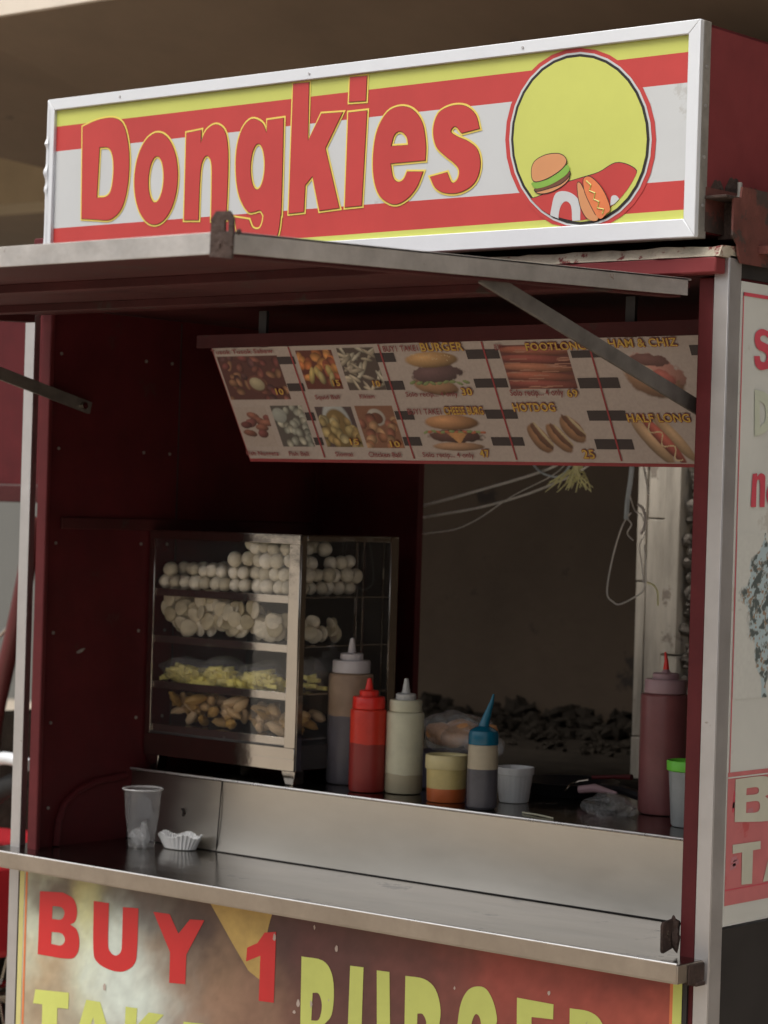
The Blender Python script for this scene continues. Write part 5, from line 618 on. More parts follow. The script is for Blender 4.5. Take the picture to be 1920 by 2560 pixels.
t = np.clip((1-q)/.25, 0, 1)[..., None]; col_ = np.where((n2 > .16)[..., None], (.10,.12,.115), np.where((n2 > .06)[..., None], (.25,.26,.235), np.where((n3 > .25)[..., None], (.30,.21,.14), (.42,.52,.54))))
cv.a = cv.a*(1-t)+col_*t; cv.a *= (1+.06*n3)[..., None]
cv.sheet('picture', 'vinyl2', sx(1.2), sb)

# ================================================================== MENU BOARD
menu = empty('menu_board', (-.72, .19, 1.76), 'long printed menu board with food pictures leaning under the cart ceiling', 'menu board')
B0 = Vector((0, .25, 1.646)); VV = Vector((0, -.13, .233)).normalized(); NN = Vector((0, -.233, -.13)).normalized()
def mp(l): return lambda u, v: tuple(Vector((u, 0, 0))+B0+VV*v+NN*(l*.0007))
UL, UR, VH = -1.3105, -.125, .2668
mb = MB(); q = [mp(-1)(*p) for p in ((UL-.003, -.004), (UR+.003, -.004), (UR+.003, VH+.004), (UL-.003, VH+.004))]
mb.prism(q, NN*-.004); mb.build('backing', 'mr', menu)
cv = Canvas(UL, UR, 0, VH, 760, 172, (.42, .35, .315), 5); cv.N = cv.noise(.012, 3); rr = cv.r
def pic(nm, base):
    p = D['M_'+nm][0]; b = (max((p[0][0]+p[3][0])/2, UL+.004), (p[1][0]+p[2][0])/2, (p[2][1]+p[3][1])/2, (p[0][1]+p[1][1])/2); cv.rect(*b, base); return b
def heap(b, n, rx, ry, cols, ang=3.2, sh=.9, y0=0, y1=1):
    for k in range(n):
        u = b[0]+rr.rand()*(b[1]-b[0]); t = y1-(y1-y0)*k/n; v = b[2]+(t+rr.uniform(-.08, .08))*(b[3]-b[2]); c = cols[rr.randint(len(cols))]; c = np.array(c)*rr.uniform(.75, 1.2)
        cv.ell(u, v, rx*rr.uniform(.8, 1.2), ry*rr.uniform(.8, 1.2), rr.uniform(-ang, ang), c, b, sh, .15)
b = pic('ph1', (.10, .035, .03)); heap(b, 46, .012, .008, [(.22,.08,.06), (.17,.05,.045), (.28,.14,.08), (.12,.05,.05)]); xm = (b[0]+b[1])/2+.004; ym = b[2]+.36*(b[3]-b[2])
cv.ell(xm, ym, .028, .020, 0, (.16,.06,.045), b, .4); cv.ell(xm, ym, .021, .015, -.2, (.40,.34,.22), b, .5)
b = pic('ph2', (.12, .03, .02)); heap(b, 26, .013, .010, [(.46,.15,.05), (.50,.22,.07), (.30,.08,.04)], y0=.25, y1=.95); heap(b, 5, .009, .017, [(.44,.36,.17), (.42,.32,.12)], .4, y0=.2, y1=.45)
b = pic('ph3', (.085, .06, .05)); heap(b, 34, .019, .0048, [(.42,.36,.27), (.36,.30,.23), (.44,.40,.32)], 1.2)
b = pic('ph4', (.40, .33, .29)); heap(b, 9, .019, .009, [(.20,.07,.065), (.17,.055,.05), (.25,.10,.07)], .4, y0=.22, y1=.8)
b = pic('ph5', (.10, .085, .075)); heap(b, 30, .0105, .0100, [(.34,.34,.29), (.28,.28,.24), (.40,.38,.31)]); cv.ell(b[0]+.018, b[3]-.022, .020, .018, 0, (.33,.34,.31), b, .3)
b = pic('ph6', (.08, .05, .05)); xm = (b[0]+b[1])/2; cv.ell(xm, b[2]+.055, .038, .050, 0, (.40,.42,.42), b, .3); cv.ell(xm, b[2]+.042, .036, .046, 0, (.20,.13,.05), b, .3); heap(b, 24, .011, .012, [(.38,.29,.13), (.32,.22,.09), (.40,.33,.18)], y1=.72)
b = pic('ph7', (.22, .10, .06)); cv.ell((b[0]+b[1])/2, b[3]-.026, .024, .020, 0, (.42,.38,.34), b, .3); cv.ell((b[0]+b[1])/2, b[3]-.028, .017, .013, 0, (.14,.05,.03), b, .3); heap(b, 22, .012, .012, [(.30,.13,.07), (.38,.22,.12), (.24,.09,.06)], y1=.62)
b = pic('fl', (.13, .04, .035))
for k in range(6): cv.ell((b[0]+b[1])/2+rr.uniform(-.006, .006), b[3]-.012-k*.0172, (b[1]-b[0])*.6, .0098, -.05, ((.34,.11,.07), (.26,.07,.055), (.38,.15,.09))[k % 3], b, .9, .05)
for k in range(26): cv.ell(b[0]+rr.rand()*(b[1]-b[0]), b[2]+rr.rand()*(b[3]-b[2]), .02, .0012, 0, (.40,.20,.14), b, 0, .1)
def ctr(nm): p = D['M_'+nm][0]; xs_ = [q[0] for q in p]; ys_ = [q[1] for q in p]; return (min(xs_)+max(xs_))/2, (min(ys_)+max(ys_))/2, (max(xs_)-min(xs_))/2, (max(ys_)-min(ys_))/2
x, y, a_, c_ = ctr('b3'); cv.ell(x, y, a_*1.02, c_*.9, -.12, (.36,.20,.11), None, .8, .10); 
x, y, a_, c_ = ctr('b2'); cv.ell(x, y+.002, a_*1.03, c_*.95, .08, (.135,.075,.075), None, .7, .28, .1)
for k in range(9): cv.ell(x-a_+2*a_*k/8, y-c_*.75+rr.uniform(-.002, .002), .009, .0035, rr.uniform(-.4, .4), (.20,.25,.10), None, .5, .2)
x, y, a_, c_ = ctr('b1'); cv.ell(x, y, a_*1.02, c_*1.0, .02, (.46,.27,.12), None, .9, .05)
for k in range(26): cv.ell(x+rr.uniform(-.7, .7)*a_, y+rr.uniform(-.1, .7)*c_, .0016, .0009, rr.uniform(-1, 1), (.55,.42,.25), None, 0)
x, y, a_, c_ = ctr('c4'); cv.ell(x, y, a_, c_, 0, (.38,.22,.13), None, .8, .06)
x, y, a_, c_ = ctr('c2'); cv.ell(x, y, a_, c_*.9, 0, (.12,.055,.045), None, .8, .2)
for k in range(14): cv.ell(x-a_+2*a_*k/13, y+c_*.55+rr.uniform(-.0015, .0015), .008, .0030, rr.uniform(-.4, .4), ((.22,.28,.11), (.42,.13,.07))[k % 2], None, .4, .2)
xx_, yy_, aa_, cc_ = ctr('c3')
for k in range(8): cv.ell(xx_, yy_+cc_-.002-k*cc_*.24, aa_*(1-k/8.5), .0028, 0, (.50,.25,.10), None, .2)
x, y, a_, c_ = ctr('c1'); cv.ell(x, y-.002, a_, c_*1.05, 0, (.45,.23,.11), None, 1.0, .04)
for nm, ca in (('h3', -.9), ('h2', -.95), ('h1', -1.0)):
    x, y, a_, c_ = ctr(nm); cv.ell(x, y, max(a_, c_)*1.2, min(a_, c_)*.95, ca, (.36,.19,.10), None, .9, .06)
    cv.ell(x+.006, y+.006, max(a_, c_)*1.15, min(a_, c_)*.5, ca, (.16,.075,.045), None, .6, .25); cv.ell(x+.011, y+.009, max(a_, c_)*1.1, min(a_, c_)*.17, ca, (.46,.36,.22), None, .3, .3)
x, y, a_, c_ = ctr('m1'); cv.ell(x, y-.006, a_*.98, c_*.9, -.25, (.36,.20,.12), None, .9, .1); cv.ell(x+.004, y+.008, a_*.9, c_*.72, -.25, (.46,.22,.18), None, .6, .35); cv.ell(x-.012, y+.002, a_*.5, c_*.4, -.6, (.46,.36,.27), None, .4, .3); cv.ell(x+.022, y-.004, a_*.42, c_*.3, -.4, (.40,.12,.10), None, .8, .3); cv.ell(x, y+.030, a_*.6, c_*.28, -.1, (.17,.08,.07), None, .5, .3)
x, y, a_, c_ = ctr('n3'); cl = (UL, UR-.004, .006, .14)
cv.ell(x-.022, y-.004, .062, .017, -.95, (.46,.30,.18), cl, .9, .04); cv.ell(x+.026, y+.004, .062, .015, -.95, (.44,.29,.17), cl, .8, .04); cv.ell(x+.002, y, .066, .0135, -.95, (.40,.10,.075), cl, 1.0, .05)
for k in range(60): t = k/59; w = math.sin(t*19)*.010; s_ = -.052+.104*t; cv.ell(x+s_*math.cos(-.95)+w*math.cos(.62), y+s_*math.sin(-.95)+w*math.sin(.62), .0017, .0017, 0, (.56,.44,.26), cl, 0)
cv.a *= (1+.10*cv.noise(.004, 2))[..., None]
cv.sheet('printed_sheet', 'vinyl2', mp(0), menu)
mb = MB()
def mq(x0, y0, x1, y1, l, mi): mb.add([mp(l)(*p) for p in ((x0, y0), (x1, y0), (x1, y1), (x0, y1))], [(0,1,2,3)], mi)
for k in range(17):
    p = D['M_k%d' % k][0]; xa = (p[0][0]+p[3][0])/2; xb = (p[1][0]+p[2][0])/2; mq(xa, p[2][1], min(xb, UR-.002), p[0][1], 1, 0)
for k in (1, 2, 3, 4):
    p = D['M_ln%d' % k][0]; xa = (p[0][0]+p[1][0])/2; mq(xa-.002, .008, xa+.002, .255, 1.7, 1)
mq(UL, 0, UR, .0035, 1, 1); mq(UL, VH-.0035, UR, VH, 1, 1)
mb.build('bars_and_lines', ['mk', 'mr'], menu, smooth=0)
mb = MB()
for s_, x, y, w_, h_ in TX:
    yel = s_.isupper() and not s_.startswith('BUY') or s_.isdigit()
    w_ = min(w_, UR-.003-x)
    pp = mp(4.2); pq = mp(3.7)
    mb.flat(text(s_, w_, h_, .02), lambda u, v: pp(u+x, v+y), 1 if yel else 0)
    if yel:
        for du, dv in ((.0014,0), (-.0014,0), (0,.0014), (0,-.0014)):
            pq = mp(3.2+du*200+dv*100); mb.flat(text(s_, w_, h_, .02), lambda u, v: pq(u+x+du, v+y+dv), 0)
mb.build('menu_lettering', ['mt', 'my'], menu, smooth=0)
mb = MB()
for y in (.095, .175): mb.tube([(UL+.2, .25-.13*.1, 1.66), (UL+.2, .26, 1.9)], .001) if False else None
for x in (UL+.15, UR-.15): mb.box(x-.01, x+.01, .113, .121, 1.868, 1.94)
mb.build('hanging_clips', 'black', menu)
# ================================================================== DISPLAY CASE
case = empty('display_case', (-1.455, .49, ZU), 'chrome framed glass display case stacked with fried snacks on the upper counter', 'display case')
cx0, cx1, cy0, cy1 = -1.676, -1.232, .328, .645; cz0, cz1 = 1.000, 1.492
def part3(mb, name, mt, bevel=.0008, p=None, **k): return mb.build(name, mt, p or case, bevel=bevel, **k)
mb = MB()
mb.box(cx1-.030, cx1, cy0-.003, cy0, 1.0475, cz1-.019); mb.box(cx0, cx0+.016, cy0-.003, cy0, 1.0475, cz1-.019)
mb.box(cx0, cx1, cy0-.004, cy0+.0, cz1-.0185, cz1); mb.box(cx0, cx1, cy0-.004, cy0, cz0, 1.047)
mb.box(cx1-.002, cx1+.001, cy0+.001, cy0+.018, cz0, cz1-.001); mb.box(cx1-.002, cx1+.001, cy1-.026, cy1, cz0, cz1-.001); mb.box(cx1-.002, cx1+.0012, cy0+.019, cy1-.027, cz1-.012, cz1-.001)
fr = part3(mb, 'frame', 'chrome')
mb = MB(); mb.box(cx0+.03, cx1-.002, cy0-.0055, cy0-.0042, 1.0455, 1.0475); mb.box(cx0+.02, cx1-.002, cy0-.0055, cy0-.0042, 1.0235, 1.025); part3(mb, 'trim_line', 'chrome', 0, fr)
part3(MB().box(cx0+.002, cx1-.0022, cy0+.001, cy1, cz0+.001, 1.052), 'base_box', 'dark')
part3(MB().box(cx0, cx1, cy0+.0005, cy1, cz1-.0008, cz1+.001), 'top_sheet', 'steel_top', 0)
part3(MB().box(cx0+.001, cx1-.003, cy1-.004, cy1-.002, 1.052, cz1-.002), 'back_sheet', 'dark', 0)
for z in (1.363, 1.260, 1.160, 1.066):
    mb = MB(); mb.box(cx0+.004, cx1-.004, cy0+.004, cy1-.01, z-.003, z); mb.box(cx0+.018, cx1-.031, cy0+.0015, cy0+.0035, z-.014, z+.002)
    part3(mb, 'shelf', 'chrome', .0005)
part3(MB().box(cx0+.016, cx1-.030, cy0-.0025, cy0-.001, 1.048, cz1-.02), 'front_glass', 'glass', 0)
part3(MB().box(cx1-.0015, cx1-.0003, cy0+.018, cy1-.026, 1.002, cz1-.012), 'side_glass', 'glass', 0)
for x, y in ((-1.30, .61), (-1.30, .585), (-1.262, cy1-.012)):
    part3(MB().tube([(x, y, 1.06), (x, y, cz1-.004)], .003), 'rod', 'chrome', 0)
for x in (cx0+.02, cx1-.022):
    for y in (cy0+.02, cy1-.03):
        part3(MB().prism([(x-.020, y-.018, cz0), (x+.020, y-.018, cz0), (x+.014, y-.014, ZU+.0005), (x-.010, y-.014, ZU+.0005)], (0, .03, 0)), 'foot', 'chrome', .002)
# ---- food: one mesh of each kind, copied
def proto(name, mb, mt, label, cat, group): return tag(mb.build(name, mt), label, cat, group)
first = {}
def place(kind, mk, loc, rot=(0,0,0), sc=1):
    if kind not in first: first[kind] = mk(); o = first[kind]
    else: o = first[kind].copy(); C.objects.link(o)
    o.location = loc; o.rotation_euler = rot; o.scale = (sc,)*3 if not isinstance(sc, tuple) else sc
    return o
R_ = random.Random(11)
mkb = lambda: proto('fish_ball', MB().blob((0,0,0), (.0158,.0158,.0152), seg=18, rings=12, jit=.05, seed=2), 'ball', 'pale round fish ball heaped on the topmost shelf of the glass case', 'fish ball', 'fish balls on the top shelf')
z0 = 1.364
for j in range(7):
    for i in range(13):
        x = -1.652+i*.0308+R_.uniform(-.002, .002)+(j % 2)*.004
        for k in range(5):
            if j > 1 and x < -1.30 and not (k == (1 if x < -1.47 else 3)): continue
            kmax = 2 if x < -1.46 else (3 if x < -1.43 else 4)
            if x > -1.35 and x < -1.30: kmax = 4
            if x > -1.30: kmax = 3
            if j > 4: kmax = min(kmax, 3)
            if k == 4 and not (j == 0 and i in (8,)): continue
            if k < 4 and k >= kmax: continue
            if R_.random() < .05 and k == kmax-1: continue
            xx = x+(.0155 if k % 2 else 0)+R_.uniform(-.006, .006)
            if xx > -1.255 or xx < -1.66: continue
            if k == 4: place('ball', mkb, (xx, .36, z0+.0158+4*.0225), (0, 0, 1)); continue
            place('ball', mkb, (xx, .350+j*.031+(.008 if k % 2 else 0)+R_.uniform(-.002, .002), z0+.0158+k*.0258+R_.uniform(0, .0035)*k), (R_.uniform(0, 6), R_.uniform(0, 6), R_.uniform(0, 6)), R_.uniform(.88, 1.08))
mkd = lambda: proto('fritter_disc', MB().lathe([(.001,-.0036), (.013,-.0036), (.0172,-.0018), (.0180,0), (.0172,.0018), (.013,.0036), (.001,.0036)], n=20, fn=lambda a, z: 1+.05*math.sin(3*a+1)), 'disc', 'pale flat round fritter in the jumble on the second shelf from the top', 'fritter', 'flat fritters on the second shelf')
z0 = 1.261
for i in range(165):
    x = R_.uniform(-1.655, -1.27); top = 4 if x < -1.50 else (3 if x < -1.43 else (3 if -1.42 < x < -1.37 else 1.7))
    k = R_.random()*top; y = R_.uniform(.346, .40) if x < -1.3 else R_.uniform(.36, .5)
    place('disc', mkd, (x, y, z0+.017+k*.019), (PI/2+R_.uniform(-.3, .4), R_.uniform(-.2, .2), R_.uniform(-.5, .9)), R_.uniform(.85, 1.08))
mkk = lambda: proto('fried_roll', MB().blob((0,0,0), (.026,.0098,.0098), seg=14, rings=12, jit=.22, seed=4), 'kik', 'brown fried finger shaped roll heaped on the lowest shelf of the glass case', 'fried roll', 'fried rolls on the lowest shelf')
z0 = 1.067
for i in range(74):
    x = R_.uniform(-1.64, -1.27); k = R_.random(); y = R_.uniform(.352, .42) if x < -1.32 else R_.uniform(.36, .50)
    place('kik', mkk, (x, y, z0+.012+k*.052*(1 if x < -1.36 else .75)), (R_.uniform(-.3, .3), R_.uniform(-.7, .7), R_.uniform(-1.4, 1.4)), (R_.uniform(.75, 1.15), R_.uniform(.9, 1.2), R_.uniform(.9, 1.15)))
# bags of yellow strips
labs = ['clear bag of yellow potato strips lying at the left end of the third shelf', 'clear bag of yellow potato strips in the middle of the third shelf', 'clear bag of yellow strips beside the front corner post on the third shelf', 'whitish nearly empty clear bag behind the corner post on the third shelf']
for bi, (bx, by, bw, bh, nst) in enumerate([(-1.60, .375, .064, .027, 110), (-1.49, .375, .058, .030, 105), (-1.375, .378, .062, .029, 110), (-1.285, .42, .035, .034, 14)]):
    t = empty('snack_bag', (bx, by, 1.161), labs[bi], 'bag', 'bags on the third shelf')
    mb = MB()
    for k in range(nst):
        u = R_.gauss(0, .45); v_ = R_.gauss(0, .45); u = max(-.8, min(.8, u)); v_ = max(-.8, min(.8, v_))
        h = bh*.9*max(.1, 1-u*u); p = Vector((bx+u*bw, by+v_*.028, 1.163+R_.random()*h*1.3)); a = R_.gauss(.0, .35); d = Vector((math.cos(a), R_.uniform(-.5, .5), math.sin(a)*.45)).normalized()*R_.uniform(.012, .022)
        mb.tube([p-d, p+d], .0056, n=4)
    mb.build('potato_strips', 'fry', t)
    mb = MB().blob((bx, by, 1.161+bh*.95), (bw*1.1, .042, bh*1.1), seg=28, rings=16, jit=.25, seed=bi+3); mb.build('bag_film', 'bag', t)

# ================================================================== BOTTLES AND TUBS
def squeeze(name, loc, r, hb, fill, mu, ml, cap, noz, cr, ch, tr2, th, nh, label, nr=(.0085,.0042)):
    t = empty(name, loc, label, 'bottle'); x, y, z = loc; s = r*.14
    mb = MB(); zf = hb*fill
    mb.lathe([(r*.8, .0008), (r*.95, .002), (r, .008), (r, zf)], loc, 40, 0, cap=(True, False))
    mb.lathe([(r, zf), (r, hb-s), (r*.985, hb-s*.5), (r*.93, hb-s*.1), (cr*.93, hb), (cr*.93, hb+.006)], loc, 40, 1, cap=(False, True))
    for i, p in enumerate(mb.v):
        if abs(p[2]-(loc[2]+zf)) < 1e-6:
            a = math.atan2(p[1]-loc[1], p[0]-loc[0]); mb.v[i] = (p[0], p[1], p[2]+.0016*math.sin(a+r*99)+.0008*math.sin(4*a+hb*50)+.0005*math.sin(9*a))
    mb.build('bottle_body', [ml, mu], t)
    mb = MB(); rib = lambda a, zz: 1+.012*math.cos(36*a)
    c2 = (x, y, z+hb+.001); mb.lathe([(cr, 0), (cr*1.01, ch*.1), (cr, ch*.9), (cr*.96, ch)], c2, 72, fn=rib); mb.build('cap', cap, t)
    mb = MB(); c3 = (x, y, z+hb+ch+.001); mb.lathe([(tr2, 0), (tr2, th*.85), (tr2*.9, th), (nr[0]*1.1, th+.001), (nr[0], th+.003), (nr[1], th+nh), (nr[1]*.6, th+nh+.001)], c3, 32); mb.build('nozzle', noz, t)
    return t
squeeze('squeeze_bottle', (-1.207, .470, ZU), .0475, .234, .62, 'big_u', 'big_l', 'capw', 'capw', .0395, .026, .0245, .015, .031, 'largest squeeze bottle half full of dark sauce with greyish white cap beside the glass case')
squeeze('squeeze_bottle', (-1.086, .388, ZU), .0375, .171, .58, 'red_u', 'red_l', 'capr', 'capr', .033, .024, .020, .013, .024, 'bright red squeeze bottle standing at the counter edge')
squeeze('squeeze_bottle', (-1.022, .430, ZU), .0388, .168, .24, 'cream_b', 'cream_l', 'cream_b', 'capn', .033, .023, .021, .013, .030, 'cream coloured squeeze bottle standing beside the red one')
pk = squeeze('squeeze_bottle', (-.489, .585, ZU), .0480, .237, .3, 'pink', 'pink', 'pinkcap', 'pinkcap', .0405, .027, .026, .012, .008, 'tall pinkish brown squeeze bottle partly hidden behind the right red post')
MB().tube([(-.489, .585, ZU+.284), (-.489, .585, ZU+.300), (-.492, .585, ZU+.318)], [.006, .004, .002]).build('nozzle_tip', 'capr', pk)
# teal topped bottle
t = empty('sauce_bottle', (-.752, .345, ZU), 'small sauce bottle with a teal cap and long leaning spout', 'bottle'); L = (-.752, .345, ZU); r = .0300
mb = MB(); mb.lathe([(r*.85, .001), (r, .006), (r, .080)], L, 36, 0, cap=(True, False)); mb.lathe([(r, .080), (r*.98, .12), (r*.93, .127)], L, 36, 1); mb.build('bottle_body', ['bl_l', 'bl_u'], t)
mb = MB(); mb.lathe([(r*.98, .1275), (r*1.0, .130), (r*1.0, .146), (r*.93, .154), (r*.6, .160), (.010, .164)], L, 36); mb.build('cap', 'blue', t)
mb = MB(); mb.tube([Vector(L)+Vector(p) for p in ((0, 0, .158), (.001, 0, .168), (.006, .002, .185), (.015, .004, .212), (.018, .005, .227))], [.013, .0095, .0075, .004, .0018], n=14); mb.build('spout', 'blue', t)
# yellow lidded tub
t = empty('sauce_tub', (-.876, .388, ZU), 'yellowish round tub with its lid on and orange sauce inside', 'tub'); L = (-.876, .388, ZU)
mb = MB(); mb.lathe([(.0375, .001), (.039, .003), (.0395, .028)], L, 40, 0, cap=(True, False)); mb.lathe([(.0395, .028), (.0408, .070)], L, 40, 1, cap=(False, True)); mb.build('tub_body', ['tubs', 'tub'], t)
mb = MB(); mb.lathe([(.0425, .0665), (.0435, .068), (.0435, .092), (.042, .0945), (.0385, .093), (.037, .089)], L, 40); mb.build('lid', 'tubl', t)
# white cup
t = empty('plastic_cup', (-.784, .492, ZU), 'small white fluted plastic cup behind the teal topped bottle', 'cup'); L = (-.784, .492, ZU)
def sq(a, z): return (1+.07*(1-abs(math.cos(2*a)))) * (1+.015*math.cos(20*a)*(1 if z < .055 else .2))
mb = MB(); mb.lathe([(.002, .001), (.0270, .001), (.0285, .004), (.0345, .052), (.0350, .056), (.0372, .057), (.0382, .070), (.0370, .0715), (.0355, .070), (.033, .055), (.026, .006), (.002, .004)], L, 80, fn=sq, cap=(True, True)); mb.build('cup_wall', 'dirty_white', t)
# green lidded container
t = empty('plastic_container', (-.345, .455, ZU), 'cloudy plastic container with bright green lid cut off by the right red post', 'container'); L = (-.345, .455, ZU)
mb = MB(); mb.lathe([(.029, .001), (.031, .004), (.0375, .105)], L, 36, fn=lambda a, z: 1+.02*math.cos(12*a)); mb.build('container_body', 'cont', t)
mb = MB(); mb.lathe([(.0400, .105), (.0420, .107), (.0425, .1225), (.041, .125), (.038, .123), (.036, .117)], L, 36); mb.build('lid', 'lime', t)
# lavender tub with a bag of bread on top
tag(MB().lathe([(.062, .001), (.066, .004), (.074, .068), (.078, .069), (.079, .077), (.074, .078), (.070, .060), (.06, .006)], n=40, cap=(True, True)).build('basin', 'lav', loc=None), 'shallow lavender plastic basin behind the yellow tub under the bread bag', 'basin').location = (-1.015, .575, ZU)
t = empty('bread_bag', (-1.0, .58, ZU+.08), 'crinkled clear plastic bag of brown bread rolls on the lavender basin', 'bag')
mb = MB(); 
for i, (dx, dy, dz, a) in enumerate([(.028, -.02, .026, -.35), (-.022, -.01, .022, .2), (.055, .02, .020, -.5), (.0, .03, .03, .1)]):
    mb.blob((-.995+dx, .56+dy, ZU+.092+dz), (.046, .027, .024), Matrix.Rotation(a, 3, 'Y'), seg=18, rings=12, jit=.12, seed=i)
mb.build('bread_rolls', 'bread', t)
mb = MB(); mb.blob((-.985, .562, ZU+.118), (.100, .058, .045), Matrix.Rotation(.12, 3, 'Y'), seg=44, rings=26, jit=.35, seed=9); o = mb.build('bag_film', 'bag2', t)
# pan, tongs, bag, stick
t = empty('frying_pan', (-.80, .70, ZU), 'black frying pan lying behind the white cup', 'pan')
mb = MB(); mb.lathe([(.08, .001), (.105, .028), (.108, .030), (.104, .030), (.078, .005), (.002, .004)], (-.80, .70, ZU), 40); mb.build('pan_bowl', 'pan', t)
mb = MB(); mb.tube([(-.70, .68, ZU+.026), (-.62, .64, ZU+.030), (-.54, .61, ZU+.022)], [.008, .010, .011]); mb.build('handle', 'pan', t)
t = empty('serving_tongs', (-.68, .62, ZU), 'bright metal tongs with pinkish grip resting against the pan', 'tongs')
mb = MB(); mb.tube([(-.735, .60, ZU+.020), (-.722, .60, ZU+.034), (-.705, .605, ZU+.043), (-.685, .61, ZU+.047)], .0026); mb.build('arm', 'chrome', t)
mb = MB(); mb.tube([(-.700, .60, ZU+.026), (-.665, .605, ZU+.032), (-.615, .61, ZU+.026)], [.008, .009, .003]); mb.build('grip', 'pinkcap', t)
mb = MB(); mb.tube([(-.69, .63, ZU+.05), (-.64, .64, ZU+.055), (-.60, .64, ZU+.058)], [.004, .004, .006]); mb.build('red_grip', 'maroon', t)
tag(MB().blob((0,0,0), (.055, .035, .022), seg=30, rings=18, jit=.5, seed=21).build('plastic_bag', 'bag'), 'small crumpled clear plastic bag lying left of the pinkish bottle', 'bag').location = (-.535, .47, ZU+.016)
tag(MB().tube([(-.045, .012, 0), (0, 0, .001), (.045, -.012, 0)], .0018, n=6).build('bamboo_stick', 'cream_b'), 'thin pale bamboo stick lying on the upper counter edge', 'stick').location = (-.615, .345, ZU+.002)
# clear cup and paper tray on the lower counter
t = empty('clear_cup', (-1.556, .207, ZC), 'tall empty clear plastic cup on the lower counter', 'cup'); L = (-1.556, .207, ZC)
mb = MB(); mb.lathe([(.002, .004), (.0265, .003), (.0275, .001), (.0285, .003), (.0300, .028), (.0335, .055), (.0338, .058), (.0348, .060), (.0400, .122)], L, 44, cap=(False, False), fn=lambda a, z: 1+(.012*math.cos(24*a) if z < .03 else 0)); mb.build('cup_wall', 'clear', t)
mb = MB(); ring = [(L[0]+.0425*math.cos(a), L[1]+.0425*math.sin(a), L[2]+.124) for a in [2*PI*k/44 for k in range(45)]]; mb.tube(ring, .0021, n=6, cap=False); mb.build('rim', clear('clear_rim', .55, (.8,.8,.8), .15), t)
mb = MB(); mb.blob((L[0]-.006, L[1]-.002, L[2]+.020), (.020, .017, .018), jit=.6, seed=3, seg=14, rings=9); mb.blob((L[0]+.012, L[1]-.004, L[2]+.030), (.012, .01, .025), jit=.6, seed=7, seg=14, rings=9); mb.build('crumpled_film', clear('crumpled_film', .35, (.85,.85,.85), .2, .8, 60), t)
t = MB(); fl_ = lambda a, z: 1+.045*math.cos(30*a)*min(1, z/.01)
P_ = [(.70, .001), (.76, .002), (.98, .026), (1.04, .030), (1.02, .031), (.96, .027), (.74, .004), (.70, .0035), (.01, .003)]
vv = MB(); vv.lathe([(.01, .001)]+P_, n=120, fn=fl_, cap=(False, False)); vv.v = [(x*.052, y*.030, z+(.004*math.sin(5*math.atan2(y, x)) if z > .02 else 0)) for x, y, z in vv.v]
o = tag(vv.build('paper_tray', 'paper'), 'small white fluted paper tray next to the clear cup', 'paper tray'); o.location = (-1.483, .250, ZC); o.rotation_euler = (0, 0, .08)

# ================================================================== WIRES BEHIND THE WINDOW
YW = .96
def wire(pts, r, mt, label, cat='wire', name='wire', group=None):
    o = MB().tube(pts, r, n=6).build(name, mt, loc=tuple(pts[0])); return tag(o, label, cat, group)
def sm(pts, n=6):
    P = [Vector(p) for p in pts]; out = []
    for i in range(len(P)-1):
        a, b, c, d = P[max(0, i-1)], P[i], P[i+1], P[min(len(P)-1, i+2)]
        for k in range(n):
            t = k/n; out.append(tuple(.5*((2*b)+(c-a)*t+(2*a-5*b+4*c-d)*t*t+(3*b-a-3*c+d)*t**3)))
    return out+[tuple(P[-1])]
wire(sm([(-1.72, YW, 1.50), (-1.41, YW, 1.566), (-1.25, YW, 1.604), (-1.09, YW, 1.645), (-1.02, YW, 1.675), (-.98, YW, 1.72)]), .0032, 'wire', 'upper of the two pale wires slanting across the serving window')
wire(sm([(-1.72, YW, 1.49), (-1.41, YW, 1.538), (-1.27, YW, 1.560), (-1.15, YW, 1.588), (-1.05, YW, 1.620), (-.96, YW, 1.66), (-.90, YW, 1.72)]), .0028, 'wire', 'lower of the two pale wires slanting across the serving window')
wire(sm([(-1.72, YW+.02, 1.47), (-1.41, YW+.02, 1.500), (-1.30, YW+.02, 1.525), (-1.18, YW+.02, 1.59), (-1.05, YW+.02, 1.65), (-1.0, YW+.02, 1.72)]), .0013, 'wire', 'thinnest dark wire slanting below the two pale wires')
wire(sm([(-1.14, YW-.01, 1.72), (-1.10, YW-.01, 1.662), (-1.065, YW-.01, 1.640), (-1.02, YW-.01, 1.640), (-.97, YW-.01, 1.70)]), .0026, 'bluewire', 'short sagging pale cable beside the frayed yellow rope', 'cable', 'cable')
mb = MB(); 
mb.tube(sm([(-.965, YW, 1.73), (-.985, YW, 1.66), (-.99, YW, 1.645)]), .011, n=8)
for k in range(40):
    a = R_.uniform(-1, 1); x0 = -.990+.011*a; l = R_.uniform(.018, .052)
    mb.tube(sm([(x0, YW+R_.uniform(-.01, .01), 1.652), (x0-.008+.018*a, YW+R_.uniform(-.015, .015), 1.652-l*.4), (x0-.018+.040*a+R_.uniform(-.008, .008), YW+R_.uniform(-.02, .02), 1.652-l)], 3), [.0017]*4+[.0017, .0015, .001], n=4)
tag(mb.build('frayed_rope', 'rope', loc=(-.97, YW, 1.72)), 'frayed pale yellow rope end hanging below the menu board', 'rope')
lw = empty('hanging_cable', (-.84, YW, 1.72), 'looped grey cable hanging in front of the concrete column', 'cable')
MB().tube(sm([(-.838, YW, 1.74), (-.842, YW, 1.65), (-.850, YW, 1.585), (-.852, YW, 1.545)]), [.0055]*19, n=8).build('thick_strand', 'bluewire', lw)
MB().tube(sm([(-.833, YW, 1.72), (-.81, YW, 1.66), (-.795, YW, 1.60)]), .0022, n=6).build('strand', 'wire', lw)
